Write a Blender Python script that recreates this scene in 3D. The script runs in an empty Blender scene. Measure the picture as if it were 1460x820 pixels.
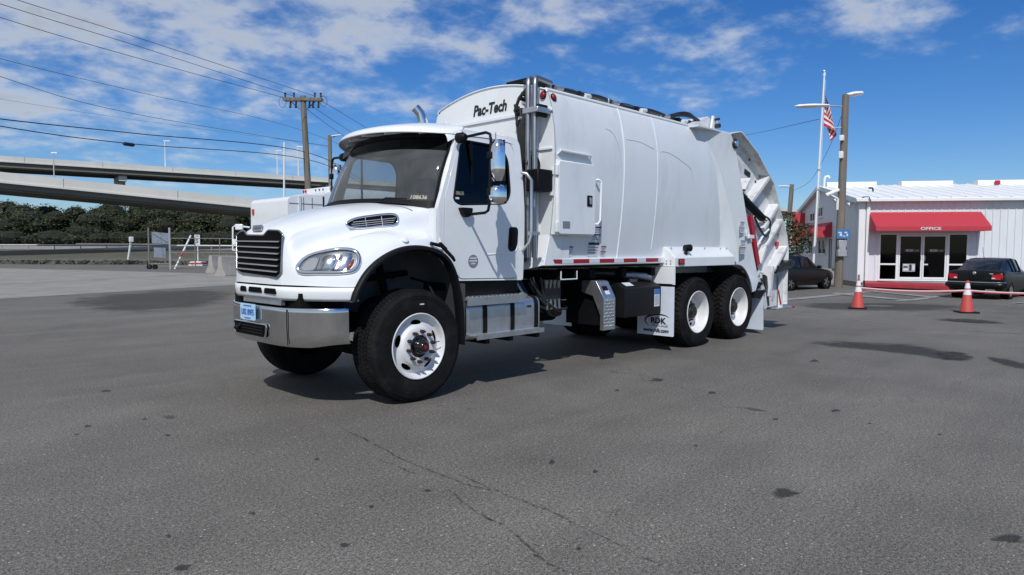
import bpy, math, random
from mathutils import Vector, Matrix
from mathutils.bvhtree import BVHTree
from mathutils.geometry import tessellate_polygon
from mathutils import noise as mnoise
random.seed(7)
PI = math.pi
R = math.radians
scn = bpy.context.scene
COL = scn.collection

# ------------------------------------------------------------------ camera
YAW, PITCH, ROLL, FPX = R(44.37), R(-3.263), R(0.208), 972.4
CAM = Vector((-3.945, -5.072, 1.451))
fw = Vector((math.cos(YAW)*math.cos(PITCH), math.sin(YAW)*math.cos(PITCH), math.sin(PITCH)))
r0 = fw.cross(Vector((0, 0, 1))).normalized(); u0 = r0.cross(fw)
rt = r0*math.cos(ROLL)+u0*math.sin(ROLL); up = -r0*math.sin(ROLL)+u0*math.cos(ROLL)
cam = bpy.data.cameras.new('camera'); camo = bpy.data.objects.new('camera', cam); COL.objects.link(camo)
cam.sensor_width = 36; cam.lens = FPX/1460*36; cam.clip_end = 6000; cam.clip_start = .05
camo.matrix_world = Matrix((( rt.x, up.x, -fw.x, CAM.x), (rt.y, up.y, -fw.y, CAM.y), (rt.z, up.z, -fw.z, CAM.z), (0, 0, 0, 1)))
scn.camera = camo
scn.render.resolution_x = 1024; scn.render.resolution_y = 575

# ------------------------------------------------------------------ light
SUN = Vector((-.75, -.565, 1)).normalized()
SUN_EL = math.asin(SUN.z)
scn.view_settings.view_transform = 'Standard'; scn.view_settings.look = 'None'
scn.view_settings.exposure = 0.0; scn.view_settings.gamma = 1
world = bpy.data.worlds.new('World'); scn.world = world; world.use_nodes = True
sl = bpy.data.lights.new('sun', 'SUN'); sl.energy = 3.4; sl.angle = R(.5); sl.color = (1, .985, .95)
so = bpy.data.objects.new('sun', sl); COL.objects.link(so)
so.rotation_euler = SUN.to_track_quat('Z', 'Y').to_euler(); so.location = (0, 0, 30)

def N(nt, t, **k):
    n = nt.nodes.new(t)
    for a, v in k.items():
        if a == 'inp':
            for i, x in v.items(): n.inputs[i].default_value = x
        else: setattr(n, a, v)
    return n
def math_n(nt, op, a, b=None, c=None, clamp=False):
    n = nt.nodes.new('ShaderNodeMath'); n.operation = op; n.use_clamp = clamp
    for i, v in enumerate((a, b, c)):
        if v is None: continue
        if isinstance(v, (int, float)): n.inputs[i].default_value = v
        else: nt.links.new(v, n.inputs[i])
    return n.outputs[0]
def ramp(nt, fac, stops):
    n = nt.nodes.new('ShaderNodeValToRGB'); e = n.color_ramp.elements
    while len(e) < len(stops): e.new(.5)
    for k, (p, c) in zip(e, stops):
        k.position = p; k.color = c if len(c) == 4 else (*c, 1)
    if fac is not None: nt.links.new(fac, n.inputs[0])
    return n.outputs[0]

def build_world():
    nt = world.node_tree; nt.nodes.clear(); L = nt.links.new
    out = N(nt, 'ShaderNodeOutputWorld'); bg = N(nt, 'ShaderNodeBackground')
    sky = N(nt, 'ShaderNodeTexSky', sky_type='NISHITA', sun_disc=False, sun_elevation=SUN_EL,
            sun_rotation=math.atan2(SUN.x, SUN.y), air_density=1.0, dust_density=.3, ozone_density=2.5, altitude=10)
    tc = N(nt, 'ShaderNodeTexCoord'); sx = N(nt, 'ShaderNodeSeparateXYZ'); L(tc.outputs['Generated'], sx.inputs[0])
    z = math_n(nt, 'MAXIMUM', sx.outputs[2], .03)
    zz = math_n(nt, 'ADD', z, .22)
    px = math_n(nt, 'DIVIDE', sx.outputs[0], zz); py = math_n(nt, 'DIVIDE', sx.outputs[1], zz)
    cx = N(nt, 'ShaderNodeCombineXYZ'); L(px, cx.inputs[0]); L(py, cx.inputs[1]); cx.inputs[2].default_value = 3.7
    n1 = N(nt, 'ShaderNodeTexNoise', inp={'Scale': 3.6, 'Detail': 10, 'Roughness': .58, 'Distortion': .15}); L(cx.outputs[0], n1.inputs['Vector'])
    n2 = N(nt, 'ShaderNodeTexNoise', inp={'Scale': .75, 'Detail': 3, 'Roughness': .5}); L(cx.outputs[0], n2.inputs['Vector'])
    n3 = N(nt, 'ShaderNodeTexNoise', inp={'Scale': 13.0, 'Detail': 6, 'Roughness': .6}); L(cx.outputs[0], n3.inputs['Vector'])
    # cloud deck thickens towards the north west (sun-independent, a bank of cumulus)
    bank = math_n(nt, 'MULTIPLY_ADD', sx.outputs[0], -.21, math_n(nt, 'MULTIPLY', sx.outputs[1], .15))
    el = math_n(nt, 'MAXIMUM', math_n(nt, 'MULTIPLY', math_n(nt, 'SUBTRACT', z, .215), 1.5), -.22)
    el = math_n(nt, 'MINIMUM', el, .09)
    cov = math_n(nt, 'ADD', math_n(nt, 'ADD', n1.outputs['Fac'], bank), el)
    cov = math_n(nt, 'ADD', cov, math_n(nt, 'MULTIPLY', math_n(nt, 'SUBTRACT', n2.outputs['Fac'], .5), .55))
    cov = math_n(nt, 'ADD', cov, math_n(nt, 'MULTIPLY', math_n(nt, 'SUBTRACT', n3.outputs['Fac'], .5), .32))
    m = N(nt, 'ShaderNodeMapRange', interpolation_type='SMOOTHSTEP', inp={'From Min': .37, 'From Max': .76, 'To Min': 0, 'To Max': .86}); L(cov, m.inputs['Value'])
    # clouds: white tops, greyer where thick
    ccol = ramp(nt, cov, [(0.42, (6.0, 7.2, 8.8)), (.60, (7.6, 8.1, 8.7)), (.80, (4.6, 5.1, 5.8))])
    hsv = N(nt, 'ShaderNodeHueSaturation', inp={'Saturation': 1.34, 'Value': 1.18}); L(sky.outputs[0], hsv.inputs['Color'])
    mix = N(nt, 'ShaderNodeMix', data_type='RGBA'); L(m.outputs[0], mix.inputs[0]); tint = N(nt, 'ShaderNodeMix', data_type='RGBA', blend_type='MULTIPLY'); tint.inputs[0].default_value = 1; tint.inputs[7].default_value = (.60, .75, 1.0, 1); L(hsv.outputs[0], tint.inputs[6]); L(tint.outputs[2], mix.inputs[6]); L(ccol, mix.inputs[7])
    L(mix.outputs[2], bg.inputs[0]); bg.inputs[1].default_value = .085; L(bg.outputs[0], out.inputs[0])
build_world()

# ------------------------------------------------------------------ pixel helpers (photo pixels -> rays)
FH = Vector((math.cos(YAW), math.sin(YAW), 0)); RH = Vector((math.sin(YAW), -math.cos(YAW), 0))
def ray(px, py): return fw+rt*((px-730)/FPX)-up*((py-410)/FPX)
def Yp(px, py, y): d = ray(px, py); return CAM+d*((y-CAM.y)/d.y)
def Xp(px, py, x): d = ray(px, py); return CAM+d*((x-CAM.x)/d.x)
def Gp(px, py, z=0.): d = ray(px, py); return CAM+d*((z-CAM.z)/d.z)
def Dp(px, py, dep): d = ray(px, py); return CAM+d*(dep/d.dot(FH))
def W(lat, dep, z=0.): p = CAM+RH*lat+FH*dep; return Vector((p.x, p.y, z))
def sm(a, b, x): t = min(1, max(0, (x-a)/(b-a))); return t*t*(3-2*t)
def gz(lat, dep):
    return -.25*sm(16.5, 24, dep)*sm(2, 9, lat)+2.0*sm(85, 125, dep)*sm(-8, -20, lat)
def gz_at(p): d = Vector(p)-CAM; return gz(d.dot(RH), d.dot(FH))

# ------------------------------------------------------------------ materials
MATS = {}
def mat(name, col, rough=.5, metal=0., coat=0., var=0., vscale=3., bump=0., bscale=40., spec=.5, dirt=None, emit=0., dscale=2.2, streak=1., crough=.05):
    if name in MATS: return MATS[name]
    m = bpy.data.materials.new(name); m.use_nodes = True; nt = m.node_tree; b = nt.nodes['Principled BSDF']; L = nt.links.new
    b.inputs['Base Color'].default_value = (*col, 1); b.inputs['Roughness'].default_value = rough; b.inputs['Metallic'].default_value = metal
    b.inputs['Coat Weight'].default_value = coat; b.inputs['Coat Roughness'].default_value = crough; b.inputs['Specular IOR Level'].default_value = spec
    if emit: b.inputs['Emission Color'].default_value = (*col, 1); b.inputs['Emission Strength'].default_value = emit
    tc = N(nt, 'ShaderNodeTexCoord'); vec = tc.outputs['Object']
    if var or dirt:
        mp = N(nt, 'ShaderNodeMapping'); L(vec, mp.inputs[0]); mp.inputs['Scale'].default_value = (1, 1, streak)
        n = N(nt, 'ShaderNodeTexNoise', inp={'Scale': vscale, 'Detail': 6, 'Roughness': .62}); L(mp.outputs[0], n.inputs['Vector'])
        v = max(var, .001)
        c = ramp(nt, n.outputs['Fac'], [(.3, tuple(x*(1-v) for x in col)), (.72, tuple(min(1, x*(1+v*.6)) for x in col))])
        if dirt:
            n2 = N(nt, 'ShaderNodeTexNoise', inp={'Scale': dscale, 'Detail': 9, 'Roughness': .7}); L(mp.outputs[0], n2.inputs['Vector'])
            f = N(nt, 'ShaderNodeMapRange', inp={'From Min': .52, 'From Max': .8, 'To Min': 0, 'To Max': dirt[1]}); L(n2.outputs['Fac'], f.inputs['Value'])
            mx = N(nt, 'ShaderNodeMix', data_type='RGBA'); L(f.outputs[0], mx.inputs[0]); L(c, mx.inputs[6]); mx.inputs[7].default_value = (*dirt[0], 1); c = mx.outputs[2]
        L(c, b.inputs['Base Color'])
        rr = N(nt, 'ShaderNodeMapRange', inp={'To Min': max(0, rough-.06), 'To Max': min(1, rough+.1)}); L(n.outputs['Fac'], rr.inputs['Value']); L(rr.outputs[0], b.inputs['Roughness'])
    if bump:
        n = N(nt, 'ShaderNodeTexNoise', inp={'Scale': bscale, 'Detail': 5, 'Roughness': .6}); L(vec, n.inputs['Vector'])
        bp = N(nt, 'ShaderNodeBump', inp={'Strength': bump, 'Distance': .02}); L(n.outputs['Fac'], bp.inputs['Height']); L(bp.outputs[0], b.inputs['Normal'])
    MATS[name] = m; return m
def glass(name, tint=(.5, .55, .55), ior=1.5, refl=1.0, film=0.):
    if name in MATS: return MATS[name]
    m = bpy.data.materials.new(name); m.use_nodes = True; nt = m.node_tree; nt.nodes.clear(); L = nt.links.new
    o = N(nt, 'ShaderNodeOutputMaterial'); t = N(nt, 'ShaderNodeBsdfTransparent'); t.inputs[0].default_value = (*tint, 1)
    g = N(nt, 'ShaderNodeBsdfGlossy'); g.inputs['Roughness'].default_value = .02
    f = N(nt, 'ShaderNodeFresnel'); f.inputs[0].default_value = ior
    s = N(nt, 'ShaderNodeMixShader'); L(math_n(nt, 'MULTIPLY', f.outputs[0], refl, clamp=True), s.inputs[0]); L(t.outputs[0], s.inputs[1]); L(g.outputs[0], s.inputs[2]); 
    if film:
        df = N(nt, 'ShaderNodeBsdfDiffuse'); df.inputs[0].default_value = (.55, .57, .58, 1); fm = N(nt, 'ShaderNodeMixShader'); fm.inputs[0].default_value = film
        tc = N(nt, 'ShaderNodeTexCoord'); nz = N(nt, 'ShaderNodeTexNoise', inp={'Scale': 3., 'Detail': 6}); L(tc.outputs['Object'], nz.inputs['Vector']); L(math_n(nt, 'MULTIPLY', nz.outputs['Fac'], film*2), fm.inputs[0])
        L(s.outputs[0], fm.inputs[1]); L(df.outputs[0], fm.inputs[2]); s = fm
    L(s.outputs[0], o.inputs[0])
    MATS[name] = m; return m

M = {}
M['white'] = mat('white_paint', (.78, .80, .815), .32, coat=.6, var=.03, dirt=((.50, .49, .46), .22), dscale=1.6)
M['body'] = mat('body_white', (.73, .765, .79), .40, coat=.4, var=.06, vscale=1.1, dirt=((.42, .43, .43), .6), dscale=1.5, streak=.35, bump=.055, bscale=1.6, crough=.2)
M['tail'] = mat('tail_white', (.68, .69, .70), .5, coat=.1, var=.12, vscale=4, dirt=((.15, .135, .12), 1.0), dscale=5.5)
M['chrome'] = mat('chrome', (.80, .81, .83), .06, 1)
M['bumper'] = mat('bumper_chrome', (.72, .72, .72), .07, 1, var=.08, vscale=8)
M['alu'] = mat('aluminium', (.62, .63, .64), .34, .9, var=.15, vscale=9)
M['tread'] = mat('tread_plate', (.58, .58, .57), .42, .8, var=.2, vscale=14)
M['steel'] = mat('steel_pipe', (.36, .37, .39), .38, 1, var=.12, vscale=6)
M['rubber'] = mat('tyre_rubber', (.010, .010, .0105), .8, var=.35, vscale=9, bump=.15, bscale=60, spec=.16, dirt=((.05, .047, .042), .5), dscale=5)
M['black'] = mat('black_plastic', (.006, .006, .007), .5, spec=.2, var=.2, vscale=12)
M['blackmat'] = mat('black_frame', (.006, .006, .0065), .8, var=.4, vscale=5, dirt=((.03, .027, .024), .5), spec=.15)
M['liner'] = mat('wheel_liner', (.07, .076, .082), .55, var=.25, vscale=5, dirt=((.09, .085, .08), .5))
M['gloss'] = mat('black_gloss', (.01, .01, .011), .15, coat=.4)
M['rim'] = mat('rim_white', (.72, .72, .72), .4, coat=.2, var=.07, vscale=12, dirt=((.36, .30, .25), .5), dscale=9)
M['red'] = mat('red_paint', (.42, .015, .03), .45, var=.2, vscale=10)
M['redlens'] = mat('red_lens', (.45, .01, .015), .2, coat=.6)
M['amber'] = mat('amber_lens', (.6, .17, .02), .2, coat=.5)
M['grill'] = mat('grille_dark', (.003, .003, .0035), .7, spec=.1)
M['slat'] = mat('grille_slat', (.40, .41, .43), .3, .35)
M['glass'] = glass('windscreen_glass', (.74, .78, .79), 1.5, film=.09)
M['dglass'] = glass('dark_glass', (.09, .10, .11), 1.45)
M['band'] = glass('tint_band', (.06, .065, .07), 1.35)
M['lens'] = glass('lamp_lens', (.93, .94, .95), 1.45)
M['inter'] = mat('cab_interior', (.32, .325, .335), .8, var=.2)
M['seat'] = mat('cab_seat', (.22, .225, .235), .85, var=.2)
M['tapered'] = mat('tape_red', (.34, .008, .018), .35)
M['tapewht'] = mat('tape_white', (.62, .66, .70), .3, var=.1, vscale=30)
M['ink'] = mat('black_ink', (.015, .015, .018), .5)
M['inkgrey'] = mat('grey_ink', (.22, .23, .25), .5, var=.3, vscale=80)
M['paper'] = mat('sticker_white', (.66, .69, .73), .5, var=.15, vscale=40)
M['blue'] = mat('sticker_blue', (.04, .16, .45), .5)
M['plate'] = mat('plate_blue', (.42, .62, .82), .45)
M['flapw'] = mat('mud_flap_white', (.66, .72, .82), .45, var=.08, vscale=5, dirt=((.42, .44, .46), .35))
M['grease'] = mat('greasy_black', (.02, .019, .017), .35, var=.5, vscale=20)
M['yellow'] = mat('paint_pen', (.50, .49, .36), .7)

# ------------------------------------------------------------------ mesh builder
class MB:
    def __init__(s): s.v = []; s.f = []
    def add(s, vs, fs):
        o = len(s.v); s.v += [Vector(p) for p in vs]; s.f += [tuple(i+o for i in f) for f in fs]; return s
    def box(s, c, d, rot=None):
        c = Vector(c); hx, hy, hz = d[0]/2, d[1]/2, d[2]/2
        vs = [Vector((sx*hx, sy*hy, sz*hz)) for sz in (-1, 1) for sx, sy in ((-1, -1), (1, -1), (1, 1), (-1, 1))]
        if rot is not None: vs = [rot @ p for p in vs]
        return s.add([c+p for p in vs], [(3, 2, 1, 0), (4, 5, 6, 7), (0, 1, 5, 4), (1, 2, 6, 5), (2, 3, 7, 6), (3, 0, 4, 7)])
    def bb(s, a, b): return s.box([(x+y)/2 for x, y in zip(a, b)], [abs(y-x) for x, y in zip(a, b)])
    def tube(s, pts, rad, seg=8, caps=True):
        pts = [Vector(p) for p in pts]; n = len(pts)
        if not isinstance(rad, (list, tuple)): rad = [rad]*n
        vs = []; fs = []; prev = None
        for i, p in enumerate(pts):
            t = (pts[min(i+1, n-1)]-pts[max(i-1, 0)]).normalized()
            if prev is None:
                a = Vector((0, 0, 1)) if abs(t.z) < .9 else Vector((1, 0, 0)); x = t.cross(a).normalized()
            else: x = (prev-t*prev.dot(t)).normalized()
            prev = x; y = t.cross(x)
            for k in range(seg):
                w = 2*PI*k/seg; vs.append(p+x*(math.cos(w)*rad[i])+y*(math.sin(w)*rad[i]))
        for i in range(n-1):
            for k in range(seg):
                k2 = (k+1) % seg; fs.append((i*seg+k, i*seg+k2, (i+1)*seg+k2, (i+1)*seg+k))
        if caps: fs.append(tuple(range(seg-1, -1, -1))); fs.append(tuple((n-1)*seg+k for k in range(seg)))
        return s.add(vs, fs)
    def cyl(s, a, b, r, r2=None, seg=16): return s.tube([a, b], [r, r if r2 is None else r2], seg)
    def lathe(s, prof, c, axis='y', seg=48):
        # prof: list of (radius, offset along axis); closed on neither end
        c = Vector(c); n = len(prof); vs = []; fs = []
        for k in range(seg):
            w = 2*PI*k/seg; a, b = math.cos(w), math.sin(w)
            for r, o in prof:
                vs.append(c+(Vector((a*r, o, b*r)) if axis == 'y' else Vector((a*r, b*r, o)) if axis == 'z' else Vector((o, a*r, b*r))))
        for k in range(seg):
            k2 = (k+1) % seg
            for i in range(n-1): fs.append((k*n+i, k*n+i+1, k2*n+i+1, k2*n+i))
        return s.add(vs, fs)
    def plate(s, loops, fn, th):
        # loops: outer + holes of (u,v); fn(u,v,d)->world ; d=0 front, d=th back
        L3 = [[Vector((u, v, 0)) for u, v in l] for l in loops]
        tris = tessellate_polygon(L3); flat = [p for l in L3 for p in l]; n = len(flat)
        vs = [fn(p.x, p.y, 0) for p in flat]+[fn(p.x, p.y, th) for p in flat]
        fs = [tuple(t) for t in tris]+[tuple(i+n for i in reversed(t)) for t in tris]
        o = 0
        for l in L3:
            m = len(l)
            for i in range(m): j = (i+1) % m; fs.append((o+i, o+j, o+j+n, o+i+n))
            o += m
        return s.add(vs, fs)
    def grid(s, rows, th=0):
        # rows: list of lists of points; th>0 not used
        n = len(rows[0]); vs = [p for r in rows for p in r]; fs = []
        for i in range(len(rows)-1):
            for j in range(n-1): fs.append((i*n+j, i*n+j+1, (i+1)*n+j+1, (i+1)*n+j))
        return s.add(vs, fs)
    def mirror(s, yc):
        m = MB(); m.v = [Vector((p.x, yc+(yc-p.y)*(1-.22*sm(-.35, -1.0, p.x)), p.z)) for p in s.v]; m.f = [tuple(reversed(f)) for f in s.f]; return m
    def map(s, fn): s.v = [Vector(fn(p)) for p in s.v]; return s

def link(o): COL.objects.link(o); return o
def mk(name, mb, mt, parent=None, smooth=None, bevel=0., solid=0., label=None, kind=None, seg=2, sub=0):
    me = bpy.data.meshes.new(name); me.from_pydata([tuple(p) for p in mb.v], [], mb.f); me.update()
    import bmesh
    bm = bmesh.new(); bm.from_mesh(me); bmesh.ops.remove_doubles(bm, verts=bm.verts, dist=1e-5); bmesh.ops.recalc_face_normals(bm, faces=bm.faces); bm.to_mesh(me); bm.free()
    me.materials.append(mt)
    o = link(bpy.data.objects.new(name, me))
    if parent is not None: o.parent = parent
    if solid: md = o.modifiers.new('solid', 'SOLIDIFY'); md.thickness = solid; md.offset = 0
    if bevel:
        md = o.modifiers.new('bevel', 'BEVEL'); md.width = bevel; md.segments = seg; md.limit_method = 'ANGLE'; md.angle_limit = R(35)
    if smooth is not None or bevel:
        me.shade_smooth(); me.set_sharp_from_angle(angle=R(smooth if smooth is not None else 40))
    if label: o['label'] = label
    if kind: o['kind'] = kind
    return o
def thing(name, label, cat, loc=(0, 0, 0), rz=0., group=None):
    o = link(bpy.data.objects.new(name, None)); o.location = loc; o.rotation_euler = (0, 0, rz); o.empty_display_size = .3
    return tag(o, label, cat, group)
def tag(o, label, cat, group=None):
    o['label'] = label; o['category'] = cat
    if group: o['group'] = group
    return o
def copy_tree(o, parent=None):
    c = o.copy(); COL.objects.link(c); c.parent = parent
    for ch in list(o.children): copy_tree(ch, c)
    return c
def text(name, s, size, fn, mt, parent, bold=0., shear=0., width=None, align='CENTER', depth=.0015):
    cu = bpy.data.curves.new('t', 'FONT'); cu.body = s; cu.size = size; cu.offset = bold; cu.shear = shear; cu.align_x = align; cu.align_y = 'CENTER'; cu.extrude = depth; cu.resolution_u = 3
    o = link(bpy.data.objects.new('t', cu)); dg = bpy.context.evaluated_depsgraph_get()
    me = bpy.data.meshes.new_from_object(o.evaluated_get(dg)); bpy.data.objects.remove(o); bpy.data.curves.remove(cu)
    xs = [v.co.x for v in me.vertices]; w = max(xs)-min(xs); k = (width/w) if width else 1.
    for v in me.vertices: v.co = fn(v.co.x*k, v.co.y, v.co.z)
    me.name = name; me.materials.clear(); me.materials.append(mt)
    t = link(bpy.data.objects.new(name, me)); t.parent = parent; return t
def crom(pts, n, closed=False):
    # Catmull-Rom through points (sequences of equal length), n samples per span
    P = [Vector(p) for p in pts]; m = len(P); out = []
    for i in range(m if closed else m-1):
        if closed: a, b, c, d = P[(i-1) % m], P[i], P[(i+1) % m], P[(i+2) % m]
        else:
            b, c = P[i], P[i+1]; a = P[i-1] if i else b*2-c; d = P[i+2] if i+2 < m else c*2-b
        for k in range(n):
            t = k/n; out.append(.5*((2*b)+(c-a)*t+(2*a-5*b+4*c-d)*t*t+(3*b-a-3*c+d)*t**3))
    if not closed: out.append(P[-1])
    return out
def rpoly(pts, r, n=4):
    # rounded polygon in 2D; r scalar or list
    P = [Vector(p) for p in pts]; m = len(P); out = []
    rr = r if isinstance(r, (list, tuple)) else [r]*m
    for i in range(m):
        a, b, c = P[i-1], P[i], P[(i+1) % m]; q = min(rr[i], (a-b).length*.49, (c-b).length*.49)
        if q < 1e-4: out.append((b.x, b.y)); continue
        s, e = b+(a-b).normalized()*q, b+(c-b).normalized()*q
        for k in range(n+1):
            t = k/n; p = s*(1-t)**2+b*(2*t*(1-t))+e*t*t; out.append((p.x, p.y))
    return out
def surf(cage, n):
    cols = [crom(r, n) for r in cage]
    return [list(x) for x in zip(*[crom([cols[i][j] for i in range(len(cage))], n) for j in range(len(cols[0]))])]

# ================================================================== GROUND
def asphalt():
    m = bpy.data.materials.new('asphalt'); m.use_nodes = True; nt = m.node_tree; b = nt.nodes['Principled BSDF']; L = nt.links.new
    tc = N(nt, 'ShaderNodeTexCoord'); v = tc.outputs['Object']
    def noise(s, d=5, r=.6, dist=0.): n = N(nt, 'ShaderNodeTexNoise', inp={'Scale': s, 'Detail': d, 'Roughness': r, 'Distortion': dist}); L(v, n.inputs['Vector']); return n.outputs['Fac']
    big = noise(.13, 6, .65, .4); mid = noise(1.1, 6, .68); fine = noise(58, 2, .6); agg = noise(130, 2, .7); grit = noise(30, 3, .7)
    base = ramp(nt, big, [(.28, (.110, .102, .091)), (.50, (.142, .132, .118)), (.72, (.174, .161, .142))])
    def mul(c, f, lo, hi, a=.3, bb=.7):
        r = N(nt, 'ShaderNodeMapRange', inp={'From Min': a, 'From Max': bb, 'To Min': lo, 'To Max': hi}); L(f, r.inputs['Value'])
        mx = N(nt, 'ShaderNodeMix', data_type='RGBA', blend_type='MULTIPLY'); mx.inputs[0].default_value = 1; L(c, mx.inputs[6])
        cc = N(nt, 'ShaderNodeCombineColor'); [L(r.outputs[0], cc.inputs[i]) for i in range(3)]; L(cc.outputs[0], mx.inputs[7]); return mx.outputs[2]
    mp0 = N(nt, 'ShaderNodeMapping'); mp0.inputs['Rotation'].default_value = (0, 0, R(-18)); mp0.inputs['Scale'].default_value = (.12, 1.1, 1); L(v, mp0.inputs[0]); tr = N(nt, 'ShaderNodeTexNoise', inp={'Scale': 1., 'Detail': 5, 'Roughness': .6, 'Distortion': .6}); L(mp0.outputs[0], tr.inputs['Vector'])
    c = mul(base, mid, .86, 1.12); c = mul(c, tr.outputs['Fac'], .86, 1.12); c = mul(c, grit, .80, 1.2); c = mul(c, fine, .52, 1.45); c = mul(c, agg, .2, 1.85)
    # pale aggregate specks
    vo = N(nt, 'ShaderNodeTexVoronoi', inp={'Scale': 22}); L(v, vo.inputs['Vector'])
    sp = math_n(nt, 'LESS_THAN', vo.outputs['Distance'], .12); rnd = N(nt, 'ShaderNodeSeparateColor'); L(vo.outputs['Color'], rnd.inputs[0])
    sp = math_n(nt, 'MULTIPLY', sp, math_n(nt, 'GREATER_THAN', rnd.outputs[0], .78))
    mx = N(nt, 'ShaderNodeMix', data_type='RGBA'); L(math_n(nt, 'MULTIPLY', sp, .9), mx.inputs[0]); L(c, mx.inputs[6]); mx.inputs[7].default_value = (.48, .47, .44, 1); c = mx.outputs[2]
    # small dark tar / oil drips
    vo2 = N(nt, 'ShaderNodeTexVoronoi', inp={'Scale': .8, 'Randomness': 1.}); mp = N(nt, 'ShaderNodeMapping'); mp.inputs['Rotation'].default_value = (0, 0, .8); mp.inputs['Scale'].default_value = (1.6, .8, 1); L(v, mp.inputs[0]); 
    nv = N(nt, 'ShaderNodeTexNoise', inp={'Scale': 7., 'Detail': 3}); L(v, nv.inputs['Vector']); ad = N(nt, 'ShaderNodeVectorMath', operation='MULTIPLY_ADD'); L(nv.outputs['Color'], ad.inputs[0]); ad.inputs[1].default_value = (.10, .10, 0); L(mp.outputs[0], ad.inputs[2]); L(ad.outputs[0], vo2.inputs['Vector'])
    rs = N(nt, 'ShaderNodeSeparateColor'); L(vo2.outputs['Color'], rs.inputs[0])
    lim = math_n(nt, 'MULTIPLY', rs.outputs[1], .085)
    dsp = N(nt, 'ShaderNodeMapRange', inp={'From Min': -.02, 'From Max': .015, 'To Min': 0, 'To Max': .62}); L(math_n(nt, 'SUBTRACT', lim, vo2.outputs['Distance']), dsp.inputs['Value'])
    d2 = math_n(nt, 'MULTIPLY', dsp.outputs[0], math_n(nt, 'GREATER_THAN', rs.outputs[0], .86))
    mx = N(nt, 'ShaderNodeMix', data_type='RGBA'); L(d2, mx.inputs[0]); L(c, mx.inputs[6]); mx.inputs[7].default_value = (.02, .02, .021, 1); c = mx.outputs[2]
    # hair cracks
    vc = N(nt, 'ShaderNodeTexVoronoi', feature='DISTANCE_TO_EDGE', inp={'Scale': .22}); wn = N(nt, 'ShaderNodeTexNoise', inp={'Scale': 1.6, 'Detail': 7, 'Roughness': .7}); L(v, wn.inputs['Vector'])
    ad = N(nt, 'ShaderNodeVectorMath', operation='MULTIPLY_ADD'); L(wn.outputs['Color'], ad.inputs[0]); ad.inputs[1].default_value = (1.6, 1.6, 0); L(v, ad.inputs[2]); L(ad.outputs[0], vc.inputs['Vector'])
    ck = N(nt, 'ShaderNodeMapRange', inp={'From Min': .0, 'From Max': .0045, 'To Min': .6, 'To Max': 0}); L(vc.outputs['Distance'], ck.inputs['Value'])
    ck2 = N(nt, 'ShaderNodeMapRange', inp={'From Min': .50, 'From Max': .62}); L(mid, ck2.inputs['Value'])
    mx = N(nt, 'ShaderNodeMix', data_type='RGBA'); L(math_n(nt, 'MULTIPLY', ck.outputs[0], ck2.outputs[0]), mx.inputs[0]); L(c, mx.inputs[6]); mx.inputs[7].default_value = (.025, .024, .023, 1); c = mx.outputs[2]
    L(c, b.inputs['Base Color'])
    rr = N(nt, 'ShaderNodeMapRange', inp={'To Min': .72, 'To Max': .92}); L(mid, rr.inputs['Value']); L(rr.outputs[0], b.inputs['Roughness']); b.inputs['Specular IOR Level'].default_value = .3
    bp = N(nt, 'ShaderNodeBump', inp={'Strength': .14, 'Distance': .006}); L(math_n(nt, 'ADD', fine, agg), bp.inputs['Height']); L(bp.outputs[0], b.inputs['Normal'])
    return m
M['asphalt'] = asphalt()
lats = [-2500, -900, -400, -200]+[-150+i*8 for i in range(17)]+[-14, -10, -6, -3, 0, 2, 3, 4, 5, 6, 7, 8, 9, 11, 14, 18, 24, 32, 45, 70, 120, 250, 600, 1500]
deps = [-300, -80, -20, -5, 0, 5, 9, 13, 15, 16.5, 17.5, 18.5, 19.5, 20.5, 21.5, 22.5, 23.3, 24, 27, 32, 40, 55, 70, 80, 85, 90, 95, 100, 105, 110, 115, 120, 125, 150, 200, 300, 500, 900, 1600, 3200]
ground = mk('ground', MB().grid([[W(a, d, gz(a, d)) for a in lats] for d in deps]), M['asphalt'], smooth=60, kind='structure')
def drape(corners, mt, name, parent=ground, n=(8, 2), up_=.004, px=True, kind=None):
    c = [Gp(*p) if px else Vector(p) for p in corners]
    if px: c = [(lambda d: Gp(*p, gz(d.dot(RH), d.dot(FH))))(c[i]-CAM) for i, p in enumerate(corners)]
    rows = []
    for i in range(n[0]+1):
        a = c[0].lerp(c[1], i/n[0]); b = c[3].lerp(c[2], i/n[0]); r = []
        for j in range(n[1]+1):
            p = a.lerp(b, j/n[1]); p.z = gz_at(p)+up_; r.append(p)
        rows.append(r)
    o = mk(name, MB().grid(rows), mt, parent, smooth=60)
    if parent is None: o['kind'] = 'structure'
    return o
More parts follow.
